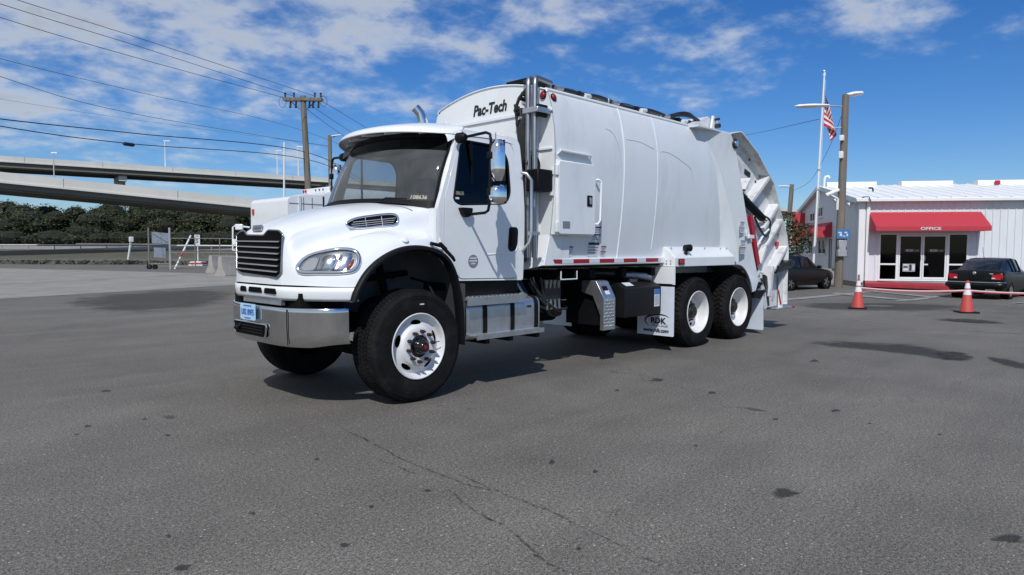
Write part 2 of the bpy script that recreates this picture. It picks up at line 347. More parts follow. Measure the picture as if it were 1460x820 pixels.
def decal(name, col, strength, rough=.5, scale=3., spec=.3):
    m = bpy.data.materials.new(name); m.use_nodes = True; nt = m.node_tree; b = nt.nodes['Principled BSDF']; L = nt.links.new
    b.inputs['Base Color'].default_value = (*col, 1); b.inputs['Roughness'].default_value = rough; b.inputs['Specular IOR Level'].default_value = spec
    at = N(nt, 'ShaderNodeAttribute', attribute_name='fade'); tc = N(nt, 'ShaderNodeTexCoord'); n = N(nt, 'ShaderNodeTexNoise', inp={'Scale': scale, 'Detail': 8, 'Roughness': .7}); L(tc.outputs['Object'], n.inputs['Vector'])
    s = math_n(nt, 'ADD', math_n(nt, 'MULTIPLY', at.outputs['Fac'], 1.1), math_n(nt, 'MULTIPLY', math_n(nt, 'SUBTRACT', n.outputs['Fac'], .5), 1.9))
    r = N(nt, 'ShaderNodeMapRange', inp={'From Min': .25, 'From Max': .75, 'To Min': 0, 'To Max': strength}); L(s, r.inputs['Value'])
    t = N(nt, 'ShaderNodeBsdfTransparent'); mx = N(nt, 'ShaderNodeMixShader'); L(math_n(nt, 'MULTIPLY', r.outputs[0], math_n(nt, 'GREATER_THAN', at.outputs['Fac'], .01)), mx.inputs[0]); L(t.outputs[0], mx.inputs[1]); L(b.outputs[0], mx.inputs[2])
    L(mx.outputs[0], nt.nodes['Material Output'].inputs[0]); return m
def blob(outl, mt, name, up_=.004, rings=5, parent=ground):
    # soft-edged patch from photo pixels on the ground
    def g(x, y): p = Gp(x, y); p = Gp(x, y, gz_at(p)); p.z = gz_at(p)+up_; return p
    P = [g(*p) for p in cr2_(outl)]; n = len(P); c = sum(P, Vector())/n; vs = [c]; fd = [1.]
    for r in range(1, rings+1):
        for p in P: q = c.lerp(p, r/rings); q.z = gz_at(q)+up_; vs.append(q); fd.append(1-(r/rings)**2)
    fs = [(0, 1+i, 1+(i+1) % n) for i in range(n)]+[(1+r*n+i, 1+(r+1)*n+i, 1+(r+1)*n+(i+1) % n, 1+r*n+(i+1) % n) for r in range(rings-1) for i in range(n)]
    me = bpy.data.meshes.new(name); me.from_pydata([tuple(v) for v in vs], [], fs); at = me.attributes.new('fade', 'FLOAT', 'POINT')
    for i, f in enumerate(fd): at.data[i].value = f
    me.materials.append(mt); o = link(bpy.data.objects.new(name, me)); o.parent = parent; return o
def cr2_(pts, n=4): return [(v.x, v.y) for v in crom([Vector((a, b, 0)) for a, b in pts], n, True)]
def ell(cx, cy, rx, ry, n=9, j=.35, seed=0):
    r = random.Random(seed+int(cx)*7+int(cy)); return [(cx+rx*math.cos(2*PI*k/n)*(1-j*r.random()), cy+ry*math.sin(2*PI*k/n)*(1-j*r.random())) for k in range(n)]
M['oil'] = decal('oil_stain', (.03, .029, .028), .55, .75, 4.)
M['oil2'] = decal('old_oil_stain', (.035, .034, .033), .6, .6, 6)
M['pale'] = decal('worn_pale', (.26, .245, .22), .32, .9, 1.4)
M['dark'] = decal('worn_dark', (.065, .063, .06), .55, .8, .9)
M['concrete'] = mat('concrete_apron', (.27, .258, .235), .9, var=.22, vscale=.8, dirt=((.10, .10, .10), .6), dscale=.5, bump=.2)
M['line'] = mat('road_paint', (.30, .305, .31), .7, var=.3, vscale=3, dirt=((.17, .17, .16), .95), dscale=1.2)
M['faint'] = mat('worn_road_paint', (.19, .185, .175), .8, var=.3, vscale=3, dirt=((.12, .113, .10), 1.), dscale=1.5)
M['curb_red'] = mat('kerb_red', (.42, .03, .05), .6, var=.15, vscale=3, dirt=((.16, .03, .03), .5))
# puddles of oil on the right and small spots
blob([(1130, 487), (1190, 485), (1250, 488), (1300, 490), (1345, 497), (1390, 506), (1395, 516), (1350, 515), (1290, 506), (1230, 500), (1170, 494)], M['oil'], 'oil_stain')
blob([(1325, 503), (1365, 500), (1395, 510), (1380, 517), (1345, 514)], M['oil'], 'oil_stain', .006)
blob([(1400, 508), (1440, 512), (1475, 522), (1470, 530), (1425, 520)], M['oil'], 'oil_stain')
blob([(1325, 455), (1380, 454), (1440, 460), (1430, 463), (1360, 460)], M['oil2'], 'oil_stain')
for c in ((938, 542, 20, 4), (1116, 704, 36, 12), (1106, 598, 8, 2.5), (849, 673, 6, 3), (825, 783, 8, 4), (787, 659, 9, 5), (1190, 586, 10, 3), (150, 558, 13, 2.6), (126, 608, 8, 3), (206, 598, 9, 2.6), (238, 621, 9, 2.4), (108, 620, 7, 2), (452, 655, 7, 3), (530, 723, 8, 4), (490, 778, 14, 6), (1438, 770, 40, 9), (992, 636, 7, 2), (1240, 604, 6, 2), (1340, 620, 6, 2), (240, 765, 7, 4), (1015, 560, 10, 3), (1160, 515, 14, 3), (880, 557, 6, 2), (610, 700, 8, 3), (262, 810, 18, 8), (360, 733, 9, 4)):
    blob(ell(*c, j=.6), M['oil2'], 'oil_spot')
blob([(0, 456), (50, 458), (95, 466), (60, 474), (0, 481), (-60, 470)], M['pale'], 'worn_patch')
blob([(90, 425), (200, 415), (335, 412), (330, 435), (200, 450), (100, 446)], M['dark'], 'worn_patch')
blob([(240, 470), (300, 460), (370, 463), (320, 474), (250, 478)], M['pale'], 'worn_patch'); blob([(1090, 452), (1250, 448), (1460, 452), (1470, 478), (1300, 474), (1120, 470)], M['pale'], 'worn_patch')
blob([(1120, 432), (1200, 428), (1330, 432), (1420, 440), (1300, 446), (1160, 442)], M['dark'], 'worn_patch')
M['crackm'] = decal('crack_dark', (.035, .034, .033), .85, .9, 16)
def crackline(pts, w=.012):
    P = []
    for a in crom([Vector((x, y, 0)) for x, y in pts], 6):
        p = Gp(a.x+random.uniform(-2.5, 2.5), a.y+random.uniform(-1.5, 1.5)); p.z = .004; P.append(p)
    rows = []
    for i, p in enumerate(P):
        t = (P[min(i+1, len(P)-1)]-P[max(0, i-1)]).normalized(); n = Vector((-t.y, t.x, 0)); k = w*(.3+random.random())*.5; rows.append([p+n*k, p-n*k])
    o = mk('crack', MB().grid(rows), M['crackm'], ground); at = o.data.attributes.new('fade', 'FLOAT', 'POINT')
    for v in at.data: v.value = .37
for c in (((640, 700), (680, 730), (735, 762), (775, 800), (830, 825)), ((655, 678), (705, 700), (780, 728)), ((770, 722), (850, 762), (960, 815)), ((475, 603), (540, 638), (620, 675), (700, 700)), ((540, 655), (590, 675))): crackline(c, .020)
# pale concrete apron at the left, street, verge
drape([(-260, 376), (340, 391), (340, 406), (-260, 442)], M['concrete'], 'concrete_apron', None, (20, 6), .005)
M['grass'] = mat('dry_grass', (.10, .096, .066), .95, var=.4, vscale=1.3, bump=.6, bscale=14, dirt=((.12, .10, .06), .6), dscale=1.)
M['street'] = mat('street_asphalt', (.115, .112, .108), .85, var=.15, vscale=.4)
def strip(d0, d1, l0, l1, mt, name, up_):
    rows = [[W(l0+(l1-l0)*i/30, d, gz(l0+(l1-l0)*i/30, d)+up_) for i in range(31)] for d in [d0+(d1-d0)*j/6 for j in range(7)]]
    return mk(name, MB().grid(rows), mt, None, smooth=60, kind='structure')
strip(57, 63, -75, -18.5, M['grass'], 'verge', .012)
strip(63.5, 82, -140, -12, M['street'], 'street', .008)
strip(84, 105, -170, -12, M['grass'], 'verge', .012)
strip(106, 118, -200, -12, M['concrete'], 'road', .012)
strip(119, 240, -260, -12, M['grass'], 'verge', .012)
# thick dry grass tufts along the verge
def tufts(name, d0, d1, l0, l1, n, h, mt):
    r = random.Random(3); m = MB()
    for _ in range(n):
        d, l = r.uniform(d0, d1), r.uniform(l0, l1); p = W(l, d, gz(l, d)); a = r.uniform(0, PI); w = r.uniform(.1, .3); hh = h*r.uniform(.4, 1.2)
        dx = Vector((math.cos(a), math.sin(a), 0))*w; lean = Vector((r.uniform(-.15, .15), r.uniform(-.15, .15), 0))
        m.v += [p-dx, p+dx, p+dx*.4+lean+Vector((0, 0, hh)), p-dx*.5+lean+Vector((0, 0, hh*.8))]; k = len(m.v)-4; m.f.append((k, k+1, k+2, k+3))
    me = bpy.data.meshes.new(name); me.from_pydata([tuple(p) for p in m.v], [], m.f); me.materials.append(mt)
    o = link(bpy.data.objects.new(name, me)); o['kind'] = 'stuff'; o['label'] = 'rough dry grass growing along the street verge'; o['category'] = 'grass'
tufts('grass', 57, 63, -70, -19, 2500, .28, M['grass'])
# parking bay lines on the right
for qi, q in enumerate((((1118, 423), (1249, 414.5), (1251, 415.6), (1122, 424.6)), ((1273, 426), (1353, 419), (1356, 420), (1278, 427.4)), ((1440, 431), (1470, 427), (1472, 428.4), (1444, 432.4)), ((1190, 417.5), (1300, 424.5), (1297, 425.5), (1186, 418.5)), ((1240, 415), (1330, 421.6), (1327, 422.4), (1236, 415.8)), ((1130, 446), (1290, 463), (1290, 464), (1130, 447)), ((1380, 471), (1470, 476), (1470, 477), (1380, 472)))):
    drape(q, M['line'] if qi < 5 else M['faint'], 'painted_line', ground, (6, 1), .012+.003*qi if qi < 5 else .005)
# ================================================================== GARBAGE TRUCK (front at -x, near side at y=0)
YC = 1.17
truck = thing('garbage_truck', 'large white rear-loading garbage truck parked in the middle of the lot', 'garbage truck')
def both(name, mb, mt, parent=truck, **k):
    a = mk(name, mb, mt, parent, **k); b = mk(name, mb.mirror(YC), mt, parent, **k); return a, b
def w2(x, w, z): return Vector((x, YC-w if w >= 0 else YC-w*(1-.22*sm(-.35, -1.0, x)), z))

# ---- hood surface (w = distance from the centre line)
HC = [
 [(-1.06, 0, 1.12), (-1.06, .30, 1.12), (-1.045, .50, 1.12), (-1.035, .535, 1.12), (-.985, .68, 1.12), (-.87, .87, 1.115), (-.73, 1.02, 1.11), (-.62, 1.10, 1.11)],
 [(-1.05, 0, 1.36), (-1.05, .30, 1.36), (-1.03, .50, 1.35), (-1.015, .54, 1.33), (-.965, .68, 1.26), (-.84, .86, 1.25), (-.69, 1.02, 1.23), (-.57, 1.105, 1.20)],
 [(-1.02, 0, 1.56), (-1.02, .30, 1.56), (-.985, .50, 1.54), (-.965, .55, 1.49), (-.90, .64, 1.385), (-.74, .86, 1.415), (-.57, 1.03, 1.36), (-.44, 1.115, 1.32)],
 [(-.90, 0, 1.67), (-.90, .30, 1.665), (-.84, .52, 1.635), (-.81, .572, 1.58), (-.725, .645, 1.485), (-.54, .87, 1.53), (-.38, 1.04, 1.465), (-.28, 1.12, 1.41)],
 [(-.45, 0, 1.825), (-.45, .33, 1.815), (-.40, .60, 1.775), (-.385, .69, 1.72), (-.345, .735, 1.60), (-.25, .90, 1.60), (-.13, 1.055, 1.54), (-.05, 1.125, 1.465)],
 [(-.07, 0, 1.905), (-.07, .36, 1.895), (-.02, .66, 1.86), (.0, .82, 1.815), (.03, .875, 1.74), (.065, .92, 1.62), (.11, 1.045, 1.555), (.15, 1.125, 1.455)],
 [(.06, 0, 1.93), (.10, .40, 1.915), (.19, .70, 1.885), (.235, .87, 1.862), (.265, .955, 1.82), (.285, .995, 1.68), (.305, 1.03, 1.55), (.33, 1.12, 1.395)],
 [(.16, 0, 1.915), (.19, .40, 1.91), (.27, .70, 1.895), (.305, .87, 1.885), (.325, .955, 1.865), (.335, 1.0, 1.78), (.34, 1.045, 1.6), (.345, 1.12, 1.39)],
]
HC = [[(x, -w, z) for x, w, z in reversed(r[1:])]+list(r) for r in HC]
hs = surf([[w2(*p) for p in r] for r in HC], 7)
hood_mb = MB().grid(hs)
hood = mk('hood', hood_mb, M['white'], truck, smooth=60)
BV = BVHTree.FromPolygons([tuple(p) for p in hood_mb.v], hood_mb.f)
def on_hood(px, py, off=0.):
    d = ray(px, py).normalized(); h, n, i, t = BV.ray_cast(CAM, d)
    if h is None:
        h, n, i, t = BV.find_nearest(CAM+d*(Vector((-.8, .6, 1.4))-CAM).dot(d))
    if n.dot(d) > 0: n = -n
    return h+n*off
def patch(outl, off, rings=6, dome=0., fn=on_hood):
    cx = sum(p[0] for p in outl)/len(outl); cy = sum(p[1] for p in outl)/len(outl); m = MB(); n = len(outl)
    vs = [fn(cx, cy, off+dome)]
    for r in range(1, rings+1):
        k = r/rings
        for p in outl: vs.append(fn(cx+(p[0]-cx)*k, cy+(p[1]-cy)*k, off+dome*(1-k*k)))
    fs = [(0, 1+i, 1+(i+1) % n) for i in range(n)]
    for r in range(rings-1):
        for i in range(n): j = (i+1) % n; fs.append((1+r*n+i, 1+(r+1)*n+i, 1+(r+1)*n+j, 1+r*n+j))
    return m.add(vs, fs)
def d1(x, y): return (330+x/6.832, 300+y/6.832)
def c1(x, y): return (320+x/4.1, 160+y/4.1)
def ring(outl, off, rad, fn=on_hood, seg=8):
    p = [fn(x, y, off) for x, y in outl]; return MB().tube(p+[p[0]], rad, seg, caps=False)
def cr2(pts, n=5): return [(v.x, v.y) for v in crom([Vector((a, b, 0)) for a, b in pts], n, True)]

# ---- headlights
hl = cr2([d1(*p) for p in ((650, 560), (700, 490), (790, 440), (930, 405), (1080, 385), (1190, 400), (1240, 450), (1235, 530), (1180, 590), (1050, 608), (850, 608), (690, 605))], 4)
a, b = both('headlight', patch(hl, .006, 7), mat('lamp_housing', (.30, .31, .32), .25, .75), smooth=60)
for o, mir in ((a, False), (b, True)):
    def P(mb): return mb.mirror(YC) if mir else mb
    mk('bezel', P(ring(hl, .008, .021)), M['chrome'], o, smooth=60)
    refl = cr2([d1(*p) for p in ((880, 500), (920, 450), (1010, 440), (1030, 500), (990, 580), (900, 590), (870, 560))], 4)
    mk('reflector', P(patch(refl, .012, 4, .018)), mat('lamp_reflector', (.72, .73, .75), .22, 1), o, smooth=60)
    refl = cr2([d1(*p) for p in ((1060, 470), (1090, 425), (1170, 425), (1170, 480), (1120, 560), (1030, 580))], 4)
    mk('reflector', P(patch(refl, .012, 4, .01)), mat('lamp_reflector', (.72, .73, .75), .22, 1), o, smooth=60)
    refl = cr2([d1(*p) for p in ((700, 545), (760, 480), (840, 470), (830, 540), (800, 585), (700, 585))], 4)
    mk('reflector', P(patch(refl, .010, 3, .0)), M['slat'], o, smooth=60)
    for (xa, ya, xb, yb) in ((1070, 440, 985, 590), (860, 470, 815, 590)): mk('lamp_divider', P(MB().tube([on_hood(*d1(xa, ya), .016), on_hood(*d1(xb, yb), .016)], .006, 6)), M['slat'], o)
    refl = cr2([d1(*p) for p in ((1122, 565), (1150, 520), (1188, 478), (1192, 505), (1165, 555), (1130, 582))], 4)
    mk('side_reflector', P(patch(refl, .014, 3, .008)), mat('amber_reflector', (.30, .06, .03), .25), o, smooth=60)
    mk('lens', P(patch(hl, .016, 7, .028)), M['lens'], o, smooth=60)
# ---- hood side vents
vo = cr2([c1(*p) for p in ((712, 655), (760, 625), (870, 606), (970, 597), (1008, 608), (1012, 640), (985, 662), (880, 672), (760, 676))], 4)
a, b = both('side_vent', patch(vo, .004, 4), M['grill'], smooth=60)
for o, mir in ((a, False), (b, True)):
    mk('vent_bezel', (ring(vo, .006, .011).mirror(YC) if mir else ring(vo, .006, .011)), M['chrome'], o, smooth=60)
    for k in range(4):
        y0 = 622+k*13; m = MB().tube([on_hood(*c1(750+k*-8+t*(250+k*2), y0+22-t*24+0), .010) for t in (0, .25, .5, .75, 1)], .004, 5)
        mk('louvre', m.mirror(YC) if mir else m, M['slat'], o)
    for xx in (825, 920):
        m = MB().tube([on_hood(*c1(xx-4, 612+(920-xx)*.05), .013), on_hood(*c1(xx+6, 672), .013)], .0035, 5)
        mk('vent_bar', m.mirror(YC) if mir else m, M['slat'], o)
# ---- grille (on the nearly upright nose of the hood)
def on_front(px, py, off=0.):
    x = -1.05
    for _ in range(5):
        p = Xp(px, py, x); w = (YC-p.y) if p.y < YC else (p.y-YC)/.78
        x = -1.062+.022*(abs(w)/.5)**3+.045*sm(1.30, 1.62, p.z)
    return Xp(px, py, x)+Vector((-off, 0, 0))
go = [d1(*p) for p in rpoly([(62, 235), (105, 205), (142, 200), (160, 240), (325, 244), (368, 192), (475, 196), (512, 235), (494, 610), (456, 657), (110, 608), (64, 575)], 14, 3)]
grille = mk('grille', patch(go, .012, 14, 0., on_front), M['grill'], truck, smooth=60)
mk('grille_surround', ring(go, .012, .008, on_front), mat('dark_chrome', (.34, .345, .35), .2, .9), grille, smooth=60)
for yl, yr in ((300, 306), (350, 366), (402, 425), (456, 484), (512, 545), (563, 602)):
    rows = []
    for t in [i/10 for i in range(11)]:
        x, y = 72+t*424-(yr-260)*.07*t, yl+(yr-yl)*t
        p = on_front(*d1(x, y), .010); q = on_front(*d1(x, y), .032)
        rows.append([p+Vector((0, 0, .007)), q+Vector((0, 0, .004)), q+Vector((0, 0, -.004)), p+Vector((0, 0, -.004))])
    mk('grille_slat', MB().grid(rows), M['slat'], grille, smooth=30)
# ---- badge on the nose
bo = [d1(*p) for p in rpoly([(222, 165), (312, 158), (304, 204), (218, 206)], 8, 3)]
badge = mk('hood_badge', patch(bo, .018, 3), mat('badge_grey', (.10, .105, .115), .3, .5), truck)
mk('badge_rim', ring(bo, .016, .006), M['chrome'], badge, smooth=60)
bc = on_hood(*d1(265, 183), .023); bx = (on_hood(*d1(300, 181), .023)-on_hood(*d1(230, 184), .023)).normalized(); bup = (on_hood(*d1(265, 170), .023)-on_hood(*d1(265, 196), .023)).normalized()
text('lettering', 'FREIGHTLINER', .026, lambda u, v, d: bc+bx*u+bup*v, M['chrome'], badge, bold=.001, width=.13)
# marker lamp on fender, hood seam line, hood latch
mo = on_hood(577, 343, .004)
nm = (on_hood(577, 343, .02)-mo).normalized()
a, b = both('marker_lamp', MB().tube([mo, mo+nm*.012, mo+nm*.02], [.036, .034, .018], 16), M['white'], smooth=40)
for s in (0, 1):
    m = MB().tube([Vector((.18, .055, 1.50)), Vector((.30, .035, 1.475)), Vector((.43, .02, 1.36)), Vector((.46, .03, 1.33))], [.016, .02, .018, .014], 8)
    m.box((.31, .03, 1.47), (.10, .03, .03), Matrix.Rotation(R(38), 3, 'Y'))
    mk('hood_latch', m.mirror(YC) if s else m, M['black'], truck)

# ---- lower fascia with three slots
fl = crom([w2(*p) for p in ((-.635, -1.105, 0), (-.735, -1.02, 0), (-.875, -.87, 0), (-.99, -.68, 0), (-1.05, -.5, 0), (-1.065, -.3, 0), (-1.065, 0, 0), (-1.065, .3, 0), (-1.05, .5, 0), (-.99, .68, 0), (-.875, .87, 0), (-.735, 1.02, 0), (-.635, 1.105, 0))], 6)
fm = MB(); rows = []
for z, dx in ((1.105, .002), (1.06, 0.), (1.01, .006), (.985, .02)):
    rows.append([Vector((p.x+dx, p.y, z-.02*sm(.5, 0, abs(p.y-YC)-.2)*0-.0*abs(p.y-YC))) for p in fl])
fm.grid(rows)
fascia = mk('lower_fascia', fm, M['white'], truck, smooth=50, solid=.012)
for ya, yb in ((.70, .92), (.96, 1.24), (1.28, 1.42)):
    lp = rpoly([(ya, 1.035), (yb, 1.035), (yb-.015, 1.085), (ya+.015, 1.085)], .015, 3)
    mk('fascia_slot', MB().plate([lp], lambda u, v, d: Vector((-1.076+d, u, v)), .02), M['grill'], fascia)
# ---- bumper: chrome wrap with a kink where centre meets the ends
pl = crom([Vector((x, YC-w, 0)) for x, w in ((-1.125, 0), (-1.122, .35), (-1.11, .58), (-1.07, .74), (-.97, .90), (-.86, 1.01), (-.76, 1.06), (-.70, 1.075))], 6)
pl = [Vector((p.x+.05*sm(0, .7, YC-p.y), YC+(YC-p.y)*.73, 0)) for p in reversed(pl[1:])]+pl
rows = []
prof = [(.03, .915), (.005, .925), (-.004, .91), (0, .88), (0, .70), (.006, .62), (.02, .585), (.05, .575)]
for p in pl:
    w = abs(p.y-YC); drop = .0*w; e = sm(.85, 1.075, w)
    rows.append([Vector((p.x+dx, p.y+(dx*.6 if p.y < YC else -dx*.6), z-drop+(.03 if z < .63 else 0)*e)) for dx, z in prof])
bumper = mk('bumper', MB().grid(rows), M['bumper'], truck, smooth=50)
lp = rpoly([(.78, .64), (1.40, .64), (1.43, .76), (.75, .76)], .035, 4)
op = mk('bumper_opening', MB().plate([lp], lambda u, v, d: Vector((-1.134+d, u, v)), .01), M['grill'], bumper)
mk('opening_lip', MB().tube([Vector((-1.135, u, v)) for u, v in lp+[lp[0]]], .008, 6, caps=False), M['bumper'], bumper, smooth=60)
for zz in (.675, .70, .725): mk('opening_bar', MB().tube([(-1.138, .82, zz), (-1.138, 1.24, zz)], .006, 6), M['black'], op)
mk('tow_hook', MB().tube([(-1.13, 1.28, .73), (-1.16, 1.30, .70), (-1.16, 1.35, .69), (-1.13, 1.37, .72)], .014, 8), M['black'], bumper)
mk('bumper_joint', MB().tube([(-1.092, .46, .915), (-1.092, .46, .75), (-1.084, .46, .60)], .004, 6), M['black'], bumper)
plate = mk('licence_plate', MB().plate([rpoly([(.935, .785), (1.24, .785), (1.24, .935), (.935, .935)], .012, 3)], lambda u, v, d: Vector((-1.155+d, u, v)), .006), M['plate'], truck)
pfn = lambda z0: (lambda u, v, d: Vector((-1.157-d, 1.0875-u, z0+v)))
text('lettering', 'U02 89F5', .075, pfn(.855), M['blue'], plate, bold=.002, width=.26)
for zz, hw in ((.915, .08), (.802, .06)): mk('print_line', MB().bb((-1.158, 1.0875-hw, zz-.005), (-1.1555, 1.0875+hw, zz+.005)), M['blue'], plate)
# dark structure behind bumper / under the hood
m = MB().bb((-.98, .42, .62), (-.55, 1.75, 1.05)); mk('radiator_support', m, M['blackmat'], truck)
mk('intercooler', MB().bb((-1.04, .66, .935), (-1.0, 1.42, .985)), M['alu'], truck)
# ---- frame rails and under structure
for yy in (.76, 1.50): mk('frame_rail', MB().bb((-.9, yy, .78), (7.4, yy+.08, 1.05)), M['blackmat'], truck)
mk('front_axle', MB().tube([(0, .40, .48), (0, .7, .40), (0, 1.64, .40), (0, 1.94, .48)], .07, 10), M['blackmat'], truck)
mk('engine_block', MB().bb((-.55, .75, .62), (.9, 1.59, 1.55)), M['blackmat'], truck)
mk('gearbox', MB().tube([(.9, YC, .75), (1.6, YC, .72), (2.1, YC, .70)], [.34, .28, .2], 14), M['blackmat'], truck)
mk('prop_shaft', MB().tube([(2.1, YC, .72), (5.0, YC, .58)], .07, 10), M['blackmat'], truck)
for xx in (5.20, 6.51):
    mk('rear_axle', MB().tube([(xx, .3, .52), (xx, .8, .52), (xx, 1.0, .52), (xx, 1.34, .52), (xx, 1.54, .52), (xx, 2.04, .52)], [.1, .1, .26, .26, .1, .1], 12), M['blackmat'], truck)
mk('suspension_beam', MB().bb((5.0, .62, .62), (6.7, .72, .80)), M['blackmat'], truck)
mk('floor_pan', MB().bb((.5, .25, 1.02), (1.5, 2.09, 1.10)), M['blackmat'], truck)
for k in range(3): mk('cross_member', MB().bb((1.9+k*1.2, .84, .80), (2.0+k*1.2, 1.50, 1.0)), M['blackmat'], truck)

# ---- wheels
def tyre_mb(rad, wid, yo, sgn, blocks, rows, depth, zig):
    # outer sidewall at yo, going inwards by wid*sgn
    P = [(.292, .035), (.30, .018), (.33, .008), (.40, .0), (.43, .002), (.433, .005), (.438, .005), (.441, .002), (.447, .002), (.450, .007), (.455, .007), (.458, .003), (.464, .004), (.467, .010), (.472, .010), (.475, .006), (rad-.045, .010), (rad-.022, .028), (rad-depth, .042)]
    prof = [(r, o) for r, o in P]+[(rad-depth, wid-.042)]+[(r, wid-o) for r, o in reversed(P[:-1])]
    m = MB().lathe([(r, yo+sgn*o) for r, o in prof], (0, 0, 0), 'y', 72)
    wr = (wid-.05)/rows
    for i in range(rows):
        for k in range(blocks):
            a0 = 2*PI*(k+(.5 if i % 2 else 0))/blocks; da = 2*PI/blocks*zig
            o0 = .025+i*wr+.006; o1 = .025+(i+1)*wr-.006; sk = .25*da*(1 if i % 2 else -1)
            edge0 = .014 if i == 0 else 0; edge1 = .014 if i == rows-1 else 0
            vs = []
            for rr in (rad-depth-.012, rad):
                for aa, oo, ee in ((a0-da/2, o0, edge0), (a0+da/2, o0, edge0), (a0+da/2+sk, o1, edge1), (a0-da/2+sk, o1, edge1)):
                    q = rr-(ee if rr == rad else 0); vs.append((math.cos(aa)*q, yo+sgn*oo, math.sin(aa)*q))
            m.add(vs, [(0, 1, 2, 3), (7, 6, 5, 4), (0, 4, 5, 1), (1, 5, 6, 2), (2, 6, 7, 3), (3, 7, 4, 0)])
    return m
def disc_mb(prof, holes, seg=360, step=.003):
    # lathe with real hand holes cut out: holes = (n, r0, half radial, half angle, phase)
    n, rc, hr, ha, ph = holes; m = MB(); prof2 = []
    for (a, b) in zip(prof, prof[1:]):
        st = max(1, int(abs(b[0]-a[0])/step)); prof2 += [(a[0]+(b[0]-a[0])*i/st, a[1]+(b[1]-a[1])*i/st) for i in range(st)]
    prof2.append(prof[-1]); q = len(prof2)
    for k in range(seg):
        w = 2*PI*k/seg
        m.v += [Vector((math.cos(w)*r, o, math.sin(w)*r)) for r, o in prof2]
    for k in range(seg):
        for i in range(q-1):
            rm = (prof2[i][0]+prof2[i+1][0])/2; w = 2*PI*(k+.5)/seg
            inside = False
            if n and abs(rm-rc) < hr*1.2:
                d = ((w-ph) % (2*PI/n)); d = min(d, 2*PI/n-d)
                inside = ((rm-rc)/hr)**2+(d/ha)**2 < 1
            if not inside: k2 = (k+1) % seg; m.f.append((k*q+i, k*q+i+1, k2*q+i+1, k2*q+i))
    return m
def lugs(wheel, r, y0, y1, n=10):
    proto = None
    for k in range(n):
        a = 2*PI*(k+.3)/n; m = MB().tube([(0, y0, 0), (0, y1, 0)], [.017, .017], 6); m.tube([(0, y1, 0), (0, y1-(y0-y1)*.55, 0)], [.013, .008], 6)
        if proto is None: proto = mk('lug_nut', m, mat('lug_rust', (.06, .026, .02), .55, .3, var=.5, vscale=30), wheel); o = proto
        else: o = link(proto.copy()); o.parent = wheel
        o.location = (r*math.cos(a), 0, r*math.sin(a))
def front_wheel(x, yo, sgn):
    s = sgn
    prof = [(.296, yo+s*.02), (.312, yo+s*.006), (.314, yo+s*.0), (.306, yo-s*.004), (.296, yo+s*.004), (.286, yo+s*.03), (.276, yo+s*.055), (.262, yo+s*.064), (.25, yo+s*.060), (.205, yo+s*.034), (.196, yo+s*.022), (.188, yo+s*.010), (.172, yo+s*.002), (.15, yo-s*.002), (.108, yo-s*.002), (.106, yo+s*.012)]
    w = mk('wheel', disc_mb(prof, (5, .226, .021, .27, .35)), M['rim'], truck, smooth=50); w.location = (x, 0, .532)
    mk('tyre', tyre_mb(.535, .36, yo-s*0, s, 84, 6, .013, .82), M['rubber'], w, smooth=35)
    mk('rim_barrel', MB().lathe([(.285, yo+s*.05), (.26, yo+s*.1), (.26, yo+s*.3)], (0, 0, 0), 'y', 48).lathe([(.26, yo+s*.14), (.01, yo+s*.14)], (0, 0, 0), 'y', 48), M['blackmat'], w, smooth=40)
    hb = mk('hub', MB().lathe([(.108, yo+s*.012), (.098, yo+s*.008), (.080, yo+s*.006), (.074, yo-s*.01), (.072, yo-s*.040), (.064, yo-s*.052), (.058, yo-s*.055), (.055, yo-s*.078), (.045, yo-s*.090), (.0005, yo-s*.091)], (0, 0, 0), 'y', 32), M['gloss'], w, smooth=35)
    mk('hub_cap_badge', MB().lathe([(.022, yo-s*.09), (.022, yo-s*.095), (.0005, yo-s*.096)], (0, 0, 0), 'y', 6), mat('dim_red_lens', (.26, .012, .018), .3), hb)
    lugs(w, .1425, yo, yo-s*.045)
    mk('sidewall_mark', MB().box((.03, yo-s*.0025, .395), (.05, .002, .012)), M['paper'], w)
    mk('valve_stem', MB().tube([(.19, yo+s*.02, .02), (.235, yo-s*.01, .025)], .005, 6), M['black'], w)
    return w
front_wheel(0, 0, 1); front_wheel(0, 2*YC, -1)
def rear_wheel(x, yo, s):
    prof = [(.296, yo+s*.03), (.312, yo+s*.012), (.314, yo+s*.004), (.306, yo), (.296, yo+s*.01), (.286, yo+s*.03), (.278, yo+s*.07), (.272, yo+s*.14), (.262, yo+s*.165), (.235, yo+s*.172), (.19, yo+s*.178), (.15, yo+s*.178), (.11, yo+s*.178)]
    w = mk('wheel', disc_mb(prof, (5, .215, .022, .15, .1), 120, .008), M['rim'], truck, smooth=50); w.location = (x, 0, .522)
    mk('tyre', tyre_mb(.525, .28, yo, s, 44, 4, .022, .74), M['rubber'], w, smooth=35)
    mk('tyre', tyre_mb(.525, .28, yo+s*.33, s, 44, 4, .022, .74), M['rubber'], w, smooth=35, label='inner tyre of the dual pair')
    mk('rim_barrel', MB().lathe([(.26, yo+s*.22), (.01, yo+s*.22)], (0, 0, 0), 'y', 40), M['blackmat'], w)
    mk('hub', MB().lathe([(.112, yo+s*.178), (.112, yo+s*.10), (.10, yo+s*.085), (.07, yo+s*.08), (.065, yo+s*.06), (.0005, yo+s*.06)], (0, 0, 0), 'y', 28), M['grease'], w, smooth=35)
    lugs(w, .142, yo+s*.178, yo+s*.14)
for xx in (5.20, 6.51):
    rear_wheel(xx, .0, 1); rear_wheel(xx, 2*YC, -1)

